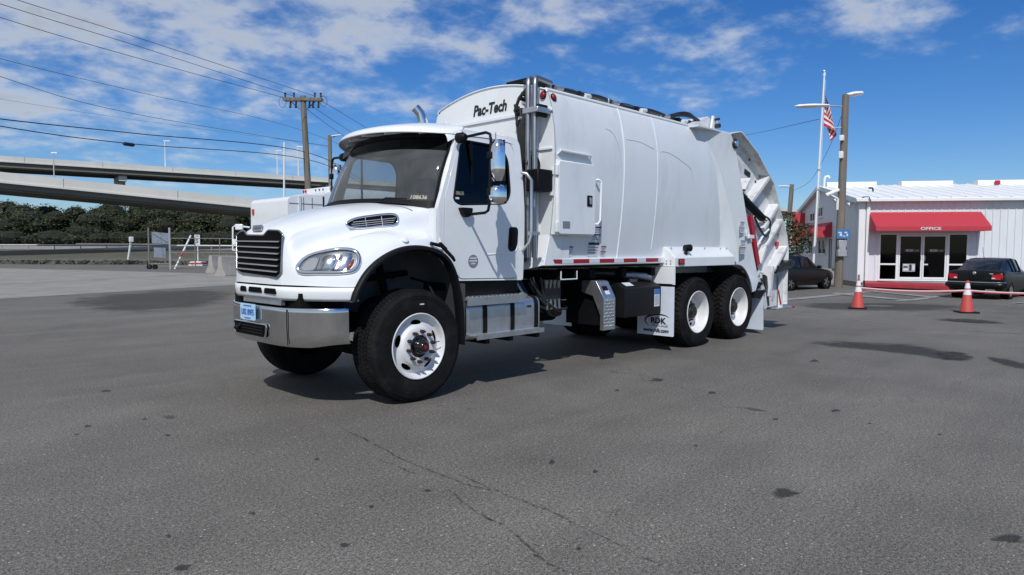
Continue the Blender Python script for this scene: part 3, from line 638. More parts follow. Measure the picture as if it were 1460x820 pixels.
# ---- wheel arch: flare, liner
ar = [(-.70, .985), (-.66, 1.085), (-.56, 1.23), (-.42, 1.345), (-.24, 1.43), (-.05, 1.468), (.15, 1.458), (.32, 1.40), (.43, 1.30), (.505, 1.14), (.55, .93), (.575, .70), (.58, .50)]
ac = crom([Vector((x, 0, z)) for x, z in ar], 5)
rows = []
for i, p in enumerate(ac):
    t = (ac[min(i+1, len(ac)-1)]-ac[max(i-1, 0)]).normalized(); n = Vector((t.z, 0, -t.x))    # towards the wheel
    k = i/(len(ac)-1); wd = .032
    rows.append([Vector((p.x, .06, p.z))-n*.012, Vector((p.x, .022, p.z))-n*.006, Vector((p.x, .008, p.z))+n*.012, Vector((p.x, .012, p.z))+n*wd, Vector((p.x, .05, p.z))+n*(wd+.012), Vector((p.x, .10, p.z))+n*(wd+.008)])
both('fender_flare', MB().grid(rows), M['black'], smooth=50)
rows = []
for i, p in enumerate(ac):
    t = (ac[min(i+1, len(ac)-1)]-ac[max(i-1, 0)]).normalized(); n = Vector((t.z, 0, -t.x))
    rows.append([Vector((p.x, y, p.z))+n*o for y, o in ((.06, .03), (.18, .0), (.35, -.02), (.52, -.02), (.60, .05), (.66, .25), (.70, .5))])
both('wheel_liner', MB().grid(rows), M['liner'], smooth=60)
m = MB()
for x, z in ((.28, 1.15), (.40, .98)): m.tube([(x, .5, z), (x+.02, .25, z-.04), (x+.03, .12, z-.2)], .012, 6)
mk('liner_rib', m, M['black'], truck)
mk('steering_arm', MB().tube([(.0, .45, .75), (.02, .62, 1.1), (.0, .66, 1.3)], .04, 8).tube([(-.2, .6, 1.15), (.3, .6, 1.2)], .03, 8), M['blackmat'], truck)
# splash panel behind the wheel (cab side)
rows = [[Vector((.60+.0*z, y, z)) for y in (.03, .1, .3, .6)] for z in (.48, .7, .9, 1.1)]
both('splash_panel', MB().grid(rows), M['liner'], smooth=40)

# ---- cab shell
def ys(z): return .115+.005*sm(1.4, 1.1, z)+.085*max(0, (z-1.85)/.8)**1.4   # near side surface as function of height
def side(u, v, d): return Vector((u, ys(v)+d, v))
cab_out = rpoly([(.305, 1.40), (.40, 1.33), (.56, 1.125), (1.535, 1.105), (1.55, 1.6), (1.55, 2.60), (1.50, 2.665), (.70, 2.665), (.64, 2.62), (.33, 1.88), (.295, 1.76)], [.02, .05, .03, .03, 0, .06, .06, .03, .05, .05, .03], 4)
door_gap = rpoly([(.395, 1.41), (.605, 1.138), (1.455, 1.125), (1.455, 2.52), (1.38, 2.622), (.76, 2.632), (.665, 2.585), (.405, 1.96)], [.07, .05, .04, .10, .08, .05, .06, .06], 5)
def inset(poly, d):
    cx = sum(p[0] for p in poly)/len(poly); cy = sum(p[1] for p in poly)/len(poly); out = []; n = len(poly)
    for i in range(n):
        a, b = Vector(poly[i-1]), Vector(poly[(i+1) % n]); t = (b-a)
        if t.length < 1e-6: out.append(poly[i]); continue
        t.normalize(); nn = Vector((-t.y, t.x))
        if nn.dot(Vector((cx, cy))-Vector(poly[i])) < 0: nn = -nn
        out.append((poly[i][0]+nn.x*d, poly[i][1]+nn.y*d))
    return out
def fine(poly, L=.09):
    out = []
    for i, p in enumerate(poly):
        q = poly[(i+1) % len(poly)]; n = max(1, int(math.hypot(q[0]-p[0], q[1]-p[1])/L))
        out += [(p[0]+(q[0]-p[0])*k/n, p[1]+(q[1]-p[1])*k/n) for k in range(n)]
    return out
win = rpoly([(.515, 1.93), (.60, 1.885), (1.26, 1.925), (1.345, 2.03), (1.345, 2.42), (1.25, 2.545), (.73, 2.555), (.66, 2.49)], [.06, .06, .10, .10, .10, .07, .05, .06], 5)
a, b = both('cab_side', MB().plate([fine(cab_out), list(reversed(fine(door_gap)))], side, .05), M['white'], smooth=30, bevel=.006)
door = fine(inset(door_gap, .008))
dA, dB = both('door', MB().plate([door, list(reversed(win))], side, .045), M['white'], smooth=30, bevel=.006)
def flip(mb, mir): return mb.mirror(YC) if mir else mb
for o, mir in ((dA, False), (dB, True)):
    mk('door_glass', flip(MB().plate([inset(win, -.004)], lambda u, v, d: side(u, v, d+.022), .005), mir), M['dglass'] if not mir else M['glass'], o)
    mk('window_seal', flip(MB().tube([side(u, v, .006) for u, v in inset(win, .006)+[inset(win, .006)[0]]], .012, 6, caps=False), mir), M['black'], o, smooth=50)
    mk('window_divider', flip(MB().bb((.80, ys(2.2)+.015, 1.90), (.815, ys(2.2)+.04, 2.55)), mir), M['black'], o)
    hd = rpoly([(1.29, 1.45), (1.33, 1.415), (1.40, 1.43), (1.455-.02, 1.50), (1.445, 1.66), (1.42, 1.685), (1.31, 1.685)], .035, 4)
    h = mk('door_handle', flip(MB().plate([hd], lambda u, v, d: side(u, v, d-.006), .02), mir), M['black'], o, bevel=.004)
    mk('handle_lever', flip(MB().plate([rpoly([(1.33, 1.47), (1.40, 1.47), (1.41, 1.64), (1.33, 1.64)], .03, 4)], lambda u, v, d: side(u, v, d-.014), .012), mir), M['black'], h, bevel=.004)
    cr = crom([Vector((x, 0, z)) for x, z in ((.95, 1.385), (1.15, 1.395), (1.32, 1.395), (1.41, 1.42), (1.445, 1.49))], 5)
    mk('door_crease', flip(MB().tube([side(p.x, p.z, .004) for p in cr], [.001]+[.010]*(len(cr)-2)+[.004], 8), mir), M['white'], o, smooth=60)
mk('door_emblem', MB().plate([[(.785+.068*math.cos(t*PI/12), 1.32+.068*math.sin(t*PI/12)) for t in range(24)]], lambda u, v, d: side(u, v, d-.003), .004), M['inkgrey'], dA)
for k, hw in enumerate((.045, .052, .03)):
    mk('print_line', MB().plate([[(.785-hw, 1.345-k*.028), (.785+hw, 1.345-k*.028), (.785+hw, 1.359-k*.028), (.785-hw, 1.359-k*.028)]], lambda u, v, d: side(u, v, d-.005), .001), M['paper'], dA)
text('lettering', '108636', .055, lambda u, v, d: side(.615+u+v*.0, 2.005+v, .016-d), mat('faded_pen', (.34, .33, .24), .7), dA, bold=-.0005, shear=.2, width=.12)
mk('window_sticker', MB().plate([rpoly([(.565, 1.945), (.615, 1.945), (.615, 1.965), (.565, 1.965)], .005, 2)], lambda u, v, d: side(u, v, .017-d), .001), M['paper'], dA)
# roof
RC = []
for x, dz, wk in ((.52, -.085, .985), (.62, -.035, 1.0), (.80, 0, 1.0), (1.1, .012, 1.0), (1.36, 0., 1.0), (1.49, -.03, .99), (1.545, -.10, .97), (1.56, -.22, .96)):
    RC.append([w2(x+(.0), w*wk, z+dz) for w, z in ((-.985, 2.60), (-.955, 2.665), (-.88, 2.70), (-.55, 2.735), (0, 2.75), (.55, 2.735), (.88, 2.70), (.955, 2.665), (.985, 2.60))])
mk('cab_roof', MB().grid(surf(RC, 4)), M['white'], truck, smooth=60)
bw = rpoly([(.14, 1.12), (2.20, 1.12), (2.20, 2.1), (2.10, 2.62), (.24, 2.62), (.14, 2.1)], .06, 3)
mk('cab_rear_wall', MB().plate([bw, list(reversed(rpoly([(.75, 2.1), (1.59, 2.1), (1.59, 2.46), (.75, 2.46)], .06, 4)))], lambda u, v, d: Vector((1.548-d, u, v)), .03), M['white'], truck)
mk('cab_rear_glass', MB().bb((1.53, .74, 2.09), (1.535, 1.60, 2.47)), M['dglass'], truck)
# windscreen: bottom arc -> top arc
wb = [(.36, .165, 1.86), (.26, .235, 1.85), (.08, .55, 1.875), (-.02, .85, 1.885), (-.05, 1.17, 1.89)]
wt = [(.67, .235, 2.60), (.60, .29, 2.615), (.47, .58, 2.64), (.40, .86, 2.65), (.375, 1.17, 2.655)]
full = lambda a: a+[(x, 2*YC-y, z) for x, y, z in reversed(a[:-1])]
wb, wt = full(wb), full(wt)
cage = []
for k in (0, .33, .67, 1):
    bul = .035*math.sin(PI*k); cage.append([Vector(b)*(1-k)+Vector(t)*k+Vector((-bul, 0, .3*bul)) for b, t in zip(wb, wt)])
ws = surf(cage, 8); nr, nc = len(ws), len(ws[0])
wind = mk('windscreen', MB().grid([r[2:-2] for r in ws[2:19]]), M['glass'], truck, smooth=60)
mk('tint_band', MB().grid([r[2:-2] for r in ws[18:nr]]), M['band'], wind, smooth=60)
def ws_off(i, j, o):
    p = ws[i][j]; a = ws[min(i+1, nr-1)][j]-ws[max(i-1, 0)][j]; b = ws[i][min(j+1, nc-1)]-ws[i][max(j-1, 0)]; n = a.cross(b).normalized()
    if n.dot(p-Vector((1.2, YC, 2.2))) < 0: n = -n
    return p+n*o
g = MB()
g.grid([[ws_off(i, j, .006) for j in range(nc)] for i in (0, 1, 2)]); g.grid([[ws_off(i, j, .006) for j in range(nc)] for i in (nr-3, nr-2, nr-1)])
g.grid([[ws_off(i, j, .007) for i in range(nr)] for j in (0, 1, 2, 3, 4)]); g.grid([[ws_off(i, j, .007) for i in range(nr)] for j in (nc-5, nc-4, nc-3, nc-2, nc-1)])
mk('windscreen_seal', g, M['black'], wind, smooth=60)
# A pillars: white strip between the glass edge and the door
for mir in (False, True):
    rows = []
    for k in range(9):
        t = k/8; e = ws[int(t*(nr-1))][1]; z = e.z
        x2 = .33+(z-1.86)*.425+.03; s = side(x2, z, .0)
        if k == 0:
            for zz in (1.70, 1.78): q = side(.345, zz, 0.); rows.append([Vector((.29, .20, zz)), Vector((.275, .17, zz)), Vector((.285, .135, zz)), q+Vector((-.01, -.003, 0)), q+Vector((.03, .01, 0))])
        rows.append([e+Vector((.005, .02, 0)), e+Vector((-.002, -.012, 0)), (e+s)/2+Vector((-.02, -.014, 0)), s+Vector((0, -.001, 0)), s+Vector((.03, .01, 0))])
    mk('a_pillar', flip(MB().grid(rows), mir), M['white'], truck, smooth=60)
    # panel between hood and door
    rows = [[Vector((x, ys(z)+o, z)) for x, o in ((.262, .07), (.272, .035), (.288, .008), (.31, -.001), (.35, -.002))] for z in (1.40, 1.5, 1.65, 1.78, 1.84)]
    mk('cowl_side', flip(MB().grid(rows), mir), M['white'], truck, smooth=60)
# wipers
for y0, y1 in ((.75, .35), (1.75, 1.15)):
    a = ws_off(2, 20, .03)
    m = MB().tube([Vector((.03, y0, 1.90)), Vector((.02, (y0+y1)/2, 1.945)), Vector((.12 if y1 < .5 else 0.0, y1, 1.935))], [.012, .009, .006], 6)
    m.tube([Vector((.0, y0-.1, 1.915)), Vector((.07 if y1 < .5 else .0, y1-.12, 1.90))], .008, 6)
    mk('wiper', m, M['black'], truck)
WB_ = BVHTree.FromPolygons([tuple(p) for r in ws for p in r], [(i*nc+j, i*nc+j+1, (i+1)*nc+j+1, (i+1)*nc+j) for i in range(nr-1) for j in range(nc-1)])
def on_ws(px, py, off):
    d = ray(px, py).normalized(); h = WB_.ray_cast(CAM, d); return h[0]-d*off
text('lettering', '108636', 7., lambda u, v, d: on_ws(596+u, 281.5-v*1.1+u*.03, .01), M['yellow'], wind, bold=.12, shear=.25, width=24, depth=0)
# sun visor over the windscreen
vl = full([(.66, .185, 2.595), (.52, .24, 2.60), (.28, .50, 2.615), (.14, .82, 2.63), (.10, 1.17, 2.635)])
vm = full([(.70, .19, 2.625), (.56, .25, 2.645), (.34, .52, 2.68), (.22, .83, 2.70), (.18, 1.17, 2.705)])
vt = full([(.74, .215, 2.675), (.70, .30, 2.705), (.58, .56, 2.745), (.52, .85, 2.765), (.50, 1.17, 2.77)])
vb = full([(.80, .26, 2.69), (.80, .36, 2.715), (.78, .58, 2.745), (.76, .86, 2.757), (.75, 1.17, 2.76)])
mk('sun_visor', MB().grid(surf([[Vector(p) for p in r] for r in (vl, vm, vt, vb)], 6)), M['white'], truck, smooth=60, solid=.012)
for k in range(5):
    y = .5+k*.335; w = abs(y-YC); xl = .10+.55*(w/.98)**2.2
    mk('visor_bracket', MB().tube([(xl+.06, y, 2.615+.02*(1-w)), (xl+.32, y+.01, 2.675)], .012, 6), M['white'], truck)
for k in range(5):
    y = YC-.7+k*.35; mk('roof_marker_lamp', MB().tube([(.60+.12*abs(k-2)*.5, y, 2.735), (.62+.12*abs(k-2)*.5, y, 2.785-.012*abs(k-2))], [.04, .02], 10), M['white'], truck)
# cab interior
mk('dashboard', MB().plate([rpoly([(.45, 1.3), (.75, 1.3), (.80, 1.75), (.62, 1.88), (.40, 1.85)], .04, 3)], lambda u, v, d: Vector((u, .24+d, v)), 1.86), M['inter'], truck)
for yy in (.62, 1.72):
    s = mk('cab_seat', MB().bb((.95, yy-.25, 1.35), (1.42, yy+.25, 1.55)), M['seat'], truck, bevel=.05)
    mk('seat_back', MB().plate([rpoly([(1.32, 1.5), (1.44, 1.5), (1.50, 2.12), (1.40, 2.12)], .03, 3)], lambda u, v, d: Vector((u, yy-.24+d, v)), .48), M['seat'], s, bevel=.04)
    mk('headrest', MB().bb((1.40, yy-.14, 2.14), (1.49, yy+.14, 2.32)), M['seat'], s, bevel=.03)
wc = Vector((.78, .62, 1.93)); wr = Matrix.Rotation(R(-35), 3, 'Y')
m = MB().tube([wc+wr @ Vector((.0+.23*math.cos(t*PI/12)*1., .23*math.sin(t*PI/12), 0)) for t in range(25)], .015, 6, caps=False); m.tube([wc, wc+Vector((-.2, 0, -.25))], .03, 8); m.tube([wc+wr @ Vector((0, -.22, 0)), wc+wr @ Vector((0, .22, 0))], .015, 6)
mk('steering_wheel', m, M['black'], truck)
mk('cab_lining', MB().grid([[Vector((x, y, 2.58)) for y in (.24, 2.10)] for x in (.72, 1.52)]).grid([[Vector((1.515, y, z)) for y in (.2, 2.14)] for z in (1.12, 2.08)]), M['inter'], truck)

# ---- mirrors
for mir in (False, True):
    yo = -.27
    arm = MB().tube([Vector((.60, .10, 2.555)), Vector((.63, .02, 2.56)), Vector((.655, -.21, 2.575)), Vector((.66, -.262, 2.555)), Vector((.66, yo-.005, 2.50)), Vector((.655, yo, 2.2)), Vector((.645, yo, 1.88)), Vector((.645, -.255, 1.82)), Vector((.655, -.20, 1.80)), Vector((.68, .0, 1.795)), Vector((.69, .10, 1.80))], .0145, 8)
    ma = mk('mirror_arm', flip(arm, mir), M['black'], truck, smooth=60)
    mk('arm_mount', flip(MB().tube([(.60, .13, 2.55), (.605, .06, 2.553), (.61, .03, 2.555)], [.055, .05, .03], 12), mir), M['black'], ma, smooth=40)
    mk('arm_mount', flip(MB().plate([rpoly([(.575, 1.86), (.735, 1.86), (.725, 1.79), (.66, 1.76), (.61, 1.79)], .015, 3)], lambda u, v, d: Vector((u, .06+d, v)), .05), mir), M['black'], ma, bevel=.006)
    for zz in (2.35, 2.0): mk('clamp', flip(MB().bb((.63, yo-.03, zz-.035), (.70, yo+.03, zz+.035)), mir), M['black'], ma, bevel=.01)
    # heads: flattened rounded shells; chrome back faces forward, glass faces rearward
    for zc, h, wd, dp in ((2.305, .40, .20, .09), (1.975, .185, .215, .12)):
        rows = []
        for k in range(13):
            t = -1+2*k/12; s = (1-abs(t)**5)**.5 if abs(t) < 1 else .25; s = max(.55, s)
            rows.append([Vector((.695+dp*.5-(dp*(1-abs(math.cos(a))**3)*s), yo-.02-math.cos(a)*wd*.5*s-.0, zc+t*h*.5)) for a in [PI*q/14 for q in range(15)]])
        ms = mk('mirror_head', flip(MB().grid(rows), mir), M['chrome'], ma, smooth=60)
        mk('mirror_glass', flip(MB().box((.695+dp*.5+.003, yo-.02, zc), (.008, wd*.96, h*.97)), mir), M['gloss'], ms, bevel=.01)
    mk('mirror_antenna', flip(MB().tube([(.70, yo-.03, 2.50), (.70, yo-.03, 2.57)], .006, 6), mir), M['alu'], ma)
# exhaust stack far side of cab
mk('exhaust_stack', MB().tube([(1.66, 2.02, 1.2), (1.66, 2.02, 2.95), (1.66, 2.03, 3.08), (1.63, 2.06, 3.20), (1.58, 2.10, 3.27)], .062, 14), M['chrome'], truck, smooth=60)
mk('heat_shield', MB().tube([(1.66, 2.02, 1.25), (1.66, 2.02, 2.6)], .10, 14), M['steel'], truck, smooth=60)
# grab rail behind the cab
mk('grab_rail', MB().tube([(1.50, .12, 2.28), (1.52, .06, 2.27), (1.57, .03, 2.2), (1.575, .03, 1.62), (1.55, .04, 1.52), (1.51, .10, 1.43)], .017, 8), M['alu'], truck, smooth=60)
mk('rail_bracket', MB().bb((1.56, .02, 1.60), (1.70, .07, 1.64)), M['alu'], truck)

# ---- tank and steps
tk = rpoly([(.08, .92), (.72, .92), (.72, .50), (.08, .50)], .11, 6)
tank = mk('fuel_tank', MB().plate([tk], lambda u, v, d: Vector((.66+d, u, v)), 1.11), M['alu'], truck, bevel=.02)
for xx in (.92, 1.33, 1.71):
    mk('tank_strap', MB().tube([Vector((xx, u, v)) for u, v in inset(tk, -.004)+[inset(tk, -.004)[0]]], .006, 6, caps=False).plate([inset(tk, -.008), list(reversed(inset(tk, .002)))], lambda u, v, d: Vector((xx-.028+d, u, v)), .056), M['black'], tank)
mk('filler_cap', MB().tube([(1.59, .17, .915), (1.59, .165, .945), (1.59, .16, .955)], [.052, .05, .03], 14), M['alu'], tank, smooth=40)
mk('tank_label', MB().bb((1.56, .0775, .80), (1.63, .079, .825)), M['ink'], tank)
st = mk('step', MB().bb((.60, .0, .925), (1.45, .30, .955)), M['tread'], truck, bevel=.004)
mk('step_edge', MB().bb((.60, -.008, .875), (1.44, .004, .955)), M['alu'], st)
for k in range(14): mk('step_grip', MB().tube([(.65+k*.057, .04, .957), (.672+k*.057, .12, .957)], .010, 6), M['alu'], st)
st = mk('step', MB().bb((.70, -.03, .545), (1.72, .20, .57)), M['tread'], truck, bevel=.004)
mk('step_edge', MB().bb((.70, -.037, .525), (1.72, -.028, .575)), M['alu'], st)
mk('step_edge', MB().bb((.70, .195, .57), (1.60, .205, .62)), M['alu'], st)
for xx in (.85, 1.2, 1.62): mk('step_bracket', MB().bb((xx, .0, .47), (xx+.06, .5, .53)), M['black'], truck)
mk('cab_skirt', MB().bb((.62, .22, .96), (1.55, .26, 1.11)), M['black'], truck)

# ---- packer body
BX0, BX1 = 2.0, 6.35
sec = [(.965, 1.25), (.985, 1.30), (1.03, 1.60), (1.075, 2.0), (1.098, 2.45), (1.088, 2.78), (1.045, 3.04), (1.0, 3.20), (.965, 3.275)]
def bsec(k=1.): return crom([Vector((0, w, z)) for w, z in sec], 5)
hs_ = bsec()
roofc = [Vector((0, .965*math.cos(t*PI/2/8), 3.275+.165*math.sin(t*PI/2/8)**1.0*1.)) for t in range(1, 9)]
roofc = [Vector((0, .965*(1-t/8), 3.275+.165*(1-(1-t/8)**2))) for t in range(1, 9)]
half = hs_+roofc
prof = [(-p.y, p.z) for p in half]+[(p.y, p.z) for p in reversed(half[:-1])]      # w,z going near->top->far ; -w is near (y = YC - |w|)
def bp(x, w, z): return Vector((x, YC+w, z))
xs = [BX0+(BX1-BX0)*i/24 for i in range(25)]
body = mk('packer_body', MB().grid([[bp(x, w, z) for w, z in prof] for x in xs]), M['body'], truck, smooth=45)
fp = [(YC+w, z) for w, z in prof]
front_panel = mk('front_bulkhead', MB().plate([fp], lambda u, v, d: Vector((BX0+d, u, v)), .02), M['white'], body)
mk('bulkhead_rim', MB().tube([Vector((BX0, u, v)) for u, v in fp[38:-38]], .014, 6), M['body'], front_panel, smooth=60)
for za, zb in ((3.02, 3.06), (2.585, 2.615)):
    mk('bulkhead_rib', MB().plate([[(.10, zb), (2.24, zb), (2.24, za), (.10, za)]], lambda u, v, d: Vector((BX0-.022+d*1., u, v)), .02), M['body'], front_panel, bevel=.006)
for yy in (.30, .52, 1.0, 1.6): mk('bulkhead_channel', MB().bb((BX0-.04, yy, 1.62), (BX0-.001, yy+.07, 2.57)), M['white'], front_panel, bevel=.008)
text('lettering', 'Pac-Tech', .185, lambda u, v, d: Vector((BX0-.004-d, 1.145-u, 3.185+v+0*u)), M['ink'], front_panel, bold=.006, shear=.22, width=.60)
# lower front wing that leans forward under the bulkhead
rows = [[Vector((2.0, .145, 1.60)), Vector((2.0, .5, 1.60)), Vector((2.0, 1.17, 1.60))], [Vector((1.90, .135, 1.26)), Vector((1.88, .45, 1.20)), Vector((1.88, 1.17, 1.20))]]
both('front_wing', MB().grid(rows), M['white'], body, solid=.02)
rows = [[Vector((2.0, .14, 1.60)), Vector((2.35, .135, 1.60))], [Vector((1.895, .13, 1.26)), Vector((2.35, .145, 1.26))]]
both('front_wing', MB().grid(rows), M['body'], body, solid=.01)
# side ribs (weld seams)
def side_y(z):
    w = 0
    for a, b in zip(hs_, hs_[1:]):
        if a.z <= z <= b.z: w = a.y+(b.y-a.y)*(z-a.z)/(b.z-a.z)
    return YC-(w or .97)
for xx, rr, z0 in ((3.37, .012, 1.30), (4.15, .006, 1.45)):
    zz = [z0+(3.26-z0)*k/20 for k in range(21)]
    both('body_seam', MB().tube([Vector((xx, side_y(z)-.001, z)) for z in zz], rr, 6), M['body'], body, smooth=60)
dents = [[(3.0, 2.95), (3.15, 2.90), (3.26, 2.72), (3.30, 2.50)], [(3.42, 2.86), (3.75, 2.86), (4.08, 2.80)], [(4.16, 2.62), (4.19, 2.74), (4.27, 2.79), (4.5, 2.78), (4.8, 2.70), (5.02, 2.62), (5.10, 2.45)]]
for dn in dents:
    c = crom([Vector((x, 0, z)) for x, z in dn], 6)
    mk('repair_seam', MB().tube([Vector((p.x, side_y(p.z)+.002, p.z)) for p in c], .0055, 6), mat('seam_grey', (.42, .44, .46), .6), body, smooth=60)
# rim rail along the roof edge
both('roof_rail', MB().tube([Vector((x, .215, 3.275)) for x in (2.0, 3, 4, 5, 5.6)], .028, 8), M['white'], body, smooth=60)
# bottom rail with reflective tape
rail = mk('bottom_rail', MB().bb((1.90, .135, 1.258), (4.45, .20, 1.335)), M['white'], body, bevel=.005)
mk('bottom_rail', MB().bb((1.90, 2.14, 1.225), (4.45, 2.205, 1.335)), M['white'], body, bevel=.005)
x = 1.915; k = 0
while x < 4.34:
    L_ = .305 if k % 2 == 0 else .205
    mk('reflective_tape', MB().bb((x, .1315, 1.277), (min(x+L_, 4.36), .135, 1.327)), M['tapered'] if k % 2 == 0 else M['tapewht'], rail); x += L_+.004; k += 1
# body cross channels under floor
m = mk('subframe', MB().bb((2.05, .80, 1.06), (6.9, .92, 1.22)), M['body'], body); mk('subframe', MB().bb((2.05, 1.42, 1.06), (6.9, 1.54, 1.22)), M['body'], body)
mk('floor_plate', MB().bb((2.02, .22, 1.222), (6.6, 2.12, 1.245)), M['blackmat'], body)
for xx in (2.25, 2.9, 3.6, 4.3): mk('floor_channel', MB().bb((xx, .18, 1.08), (xx+.02, 2.16, 1.19)).bb((xx+.28, .18, 1.08), (xx+.30, 2.16, 1.19)).bb((xx, .18, 1.08), (xx+.3, 2.16, 1.09)) if xx < 2.3 else MB().bb((xx, .25, 1.08), (xx+.1, 2.09, 1.19)), M['blackmat'], body)
mk('channel_frame', MB().tube([(2.25, .175, 1.085), (2.25, .175, 1.185)], .008, 5).tube([(2.25, .175, 1.085), (2.55, .175, 1.085), (2.55, .175, 1.185)], .008, 5), M['body'], body)
# stop lamps high on the front corner
for q, (c, n) in enumerate(((Vector((1.995, .245, 3.215)), Vector((-1, 0, 0))), (Vector((2.075, side_y(3.19)-.003, 3.19)), Vector((0, -1, .25)).normalized()))):
    o = mk('clearance_lamp', MB().tube([c, c+n*.012], .046, 18), M['black'], body); mk('lens', MB().tube([c+n*.01, c+n*.022, c+n*.03], [.037, .034, .022], 18), mat('dim_red_lens', (.26, .012, .018), .3), o, smooth=50)
# steel pipes up the bulkhead and along the roof
for dy, dx in ((0, 0), (.085, .02)):
    p = [(1.80+dx, .30-dy, 1.35), (1.80+dx, .30-dy, 3.30), (1.81+dx, .305-dy, 3.36), (1.85+dx, .33-dy, 3.395), (1.92, .36-dy, 3.405), (2.2, .40-dy, 3.40)]
    mk('hydraulic_pipe', MB().tube(p, .030, 10), M['steel'], body, smooth=60)
mk('pipe_clamp', MB().bb((1.76, .12, 2.985), (1.99, .36, 3.045)), M['alu'], body, bevel=.01)
mk('pipe_clamp', MB().bb((1.80, .14, 2.94), (1.96, .18, 3.08)), M['black'], body, bevel=.01)
for k in range(5):
    a = .1*k; mk('hydraulic_hose', MB().tube([Vector((1.86, .40+a*.3, 1.3)), Vector((1.88, .42+a*.2, 2.0)), Vector((1.87, .40+a*.25, 2.7)), Vector((1.88, .42+a*.4, 3.02+.03*k))], .022, 7), M['grease'], body, smooth=60)
for k in range(7):
    y, z = .40+random.random()*.13, 2.90+k*.055
    mk('valve_fitting', MB().tube([(1.93, y, z), (1.84, y+.03*(k % 2), z+.01)], [.032, .022], 8), (M['grease'], M['alu'], M['black'])[k % 3], body)
mk('hydraulic_hose', MB().tube([(1.90, .42, 3.30), (1.86, .50, 3.20), (1.85, .56, 3.06), (1.88, .52, 2.97)], .02, 7), M['grease'], body, smooth=60)
mk('amber_beacon', MB().bb((2.0, .50, 3.405), (2.10, .86, 3.465)), M['black'], body, bevel=.01)
# roof hydraulics
for k in range(4):
    off = .05*k; pts = []
    for i in range(10):
        t = i/9; pts.append(Vector((1.95+3.55*t, .36+off+.035*math.sin(i*1.7+k), 3.385+.012*math.sin(i*2.3+k*1.3)+.01*k)))
    mk('roof_hose', MB().tube(crom(pts, 4), .024 if k < 3 else .018, 7), M['grease'] if k != 1 else M['steel'], body, smooth=60)
for k, xx in enumerate((2.2, 2.75, 3.35, 4.0, 4.6, 5.1)):
    mk('hose_bracket', MB().bb((xx, .32, 3.30), (xx+.03, .56, 3.405)), (M['alu'], M['black'])[k % 2], body, bevel=.006)
    mk('hose_fitting', MB().tube([(xx+.10, .32, 3.36), (xx+.24, .34, 3.38)], .03, 8), M['white'] if k % 2 else M['alu'], body)
for k in range(3):
    mk('roof_hose', MB().tube(crom([Vector((4.9, .36+.05*k, 3.40)), Vector((5.3, .34, 3.46+.02*k)), Vector((5.75, .36+.04*k, 3.44+.02*k)), Vector((5.92, .5+.04*k, 3.36))], 5), .022, 7), M['grease'], body, smooth=60)
# cabinet on the side with frame, door, latch, gutter and handles
cabn = mk('cabinet', MB().bb((2.02, .05, 1.61), (2.72, .16, 2.47)), M['white'], body, bevel=.012)
cd = mk('cabinet_door', MB().plate([rpoly([(2.035, 1.625), (2.715, 1.625), (2.715, 2.455), (2.035, 2.455)], .035, 4)], lambda u, v, d: Vector((u, .028+d, v)), .025), M['body'], cabn, bevel=.006)
mk('latch', MB().bb((2.545, .018, 1.96), (2.645, .03, 2.09)), M['black'], cd, bevel=.006); mk('latch_paddle', MB().bb((2.585, .010, 1.985), (2.625, .022, 2.065)), M['alu'], cd, bevel=.004)
mk('warning_plate', MB().bb((2.10, .024, 1.69), (2.23, .029, 1.77)), M['inkgrey'], cd)
for zz in (1.70, 2.35): mk('hinge', MB().bb((2.0, .03, zz-.06), (2.04, .065, zz+.06)), M['white'], cabn, bevel=.006)
mk('gutter', MB().tube([(2.04, .12, 2.50), (2.06, .03, 2.575), (2.62, .03, 2.565), (2.68, .12, 2.48)], .013, 6).grid([[Vector((2.06, .03, 2.575)), Vector((2.62, .03, 2.565))], [Vector((2.06, .12, 2.56)), Vector((2.62, .12, 2.55))]]), M['white'], cabn)
mk('grab_handle', MB().tube([(2.74, .12, 2.28), (2.76, .02, 2.29), (2.80, .01, 2.27), (2.79, .01, 1.80), (2.76, .02, 1.755), (2.73, .11, 1.75)], .016, 8), M['white'], cabn, smooth=60)
mk('control_box', MB().bb((1.72, .07, 2.10), (1.97, .26, 2.345)), M['black'], body, bevel=.015)
mk('box_bracket', MB().bb((1.95, .08, 2.30), (2.0, .12, 2.36)), M['white'], body); mk('box_bracket', MB().bb((1.95, .08, 2.06), (2.0, .12, 2.12)), M['white'], body)
mk('hose_reel', MB().tube([(1.88, .28, 2.42), (1.88, .36, 2.42)], .11, 16), M['black'], body)
# stickers
def sticker(x0, z0, x1, z1, heads, parent=body, y=None):
    yy = lambda z: (side_y(z) if y is None else y)-.004
    s = mk('sticker', MB().grid([[Vector((x_, yy(z0+(z1-z0)*q/6), z0+(z1-z0)*q/6)) for x_ in (x0, x1)] for q in range(7)]), M['paper'], parent)
    n = len(heads); h = (z1-z0)/n
    for k, c in enumerate(heads):
        zt = z1-k*h
        if c is not None: mk('sticker_header', MB().plate([[(x0, zt-.2*h), (x1, zt-.2*h), (x1, zt-.02*h), (x0, zt-.02*h)]], lambda u, v, d: Vector((u, yy(v)-.002+d, v)), .001), c, s)
        for q in range(3):
            za = zt-(.36+.2*q)*h; mk('print_line', MB().plate([[(x0+.01, za-.035*h), (x1-.012*(1+q), za-.035*h), (x1-.012*(1+q), za+.035*h), (x0+.01, za+.035*h)]], lambda u, v, d: Vector((u, yy(v)-.002+d, v)), .001), M['inkgrey'], s)
sticker(2.20, 1.36, 2.32, 1.50, [M['ink']]); sticker(2.35, 1.36, 2.45, 1.485, [M['inkgrey']])
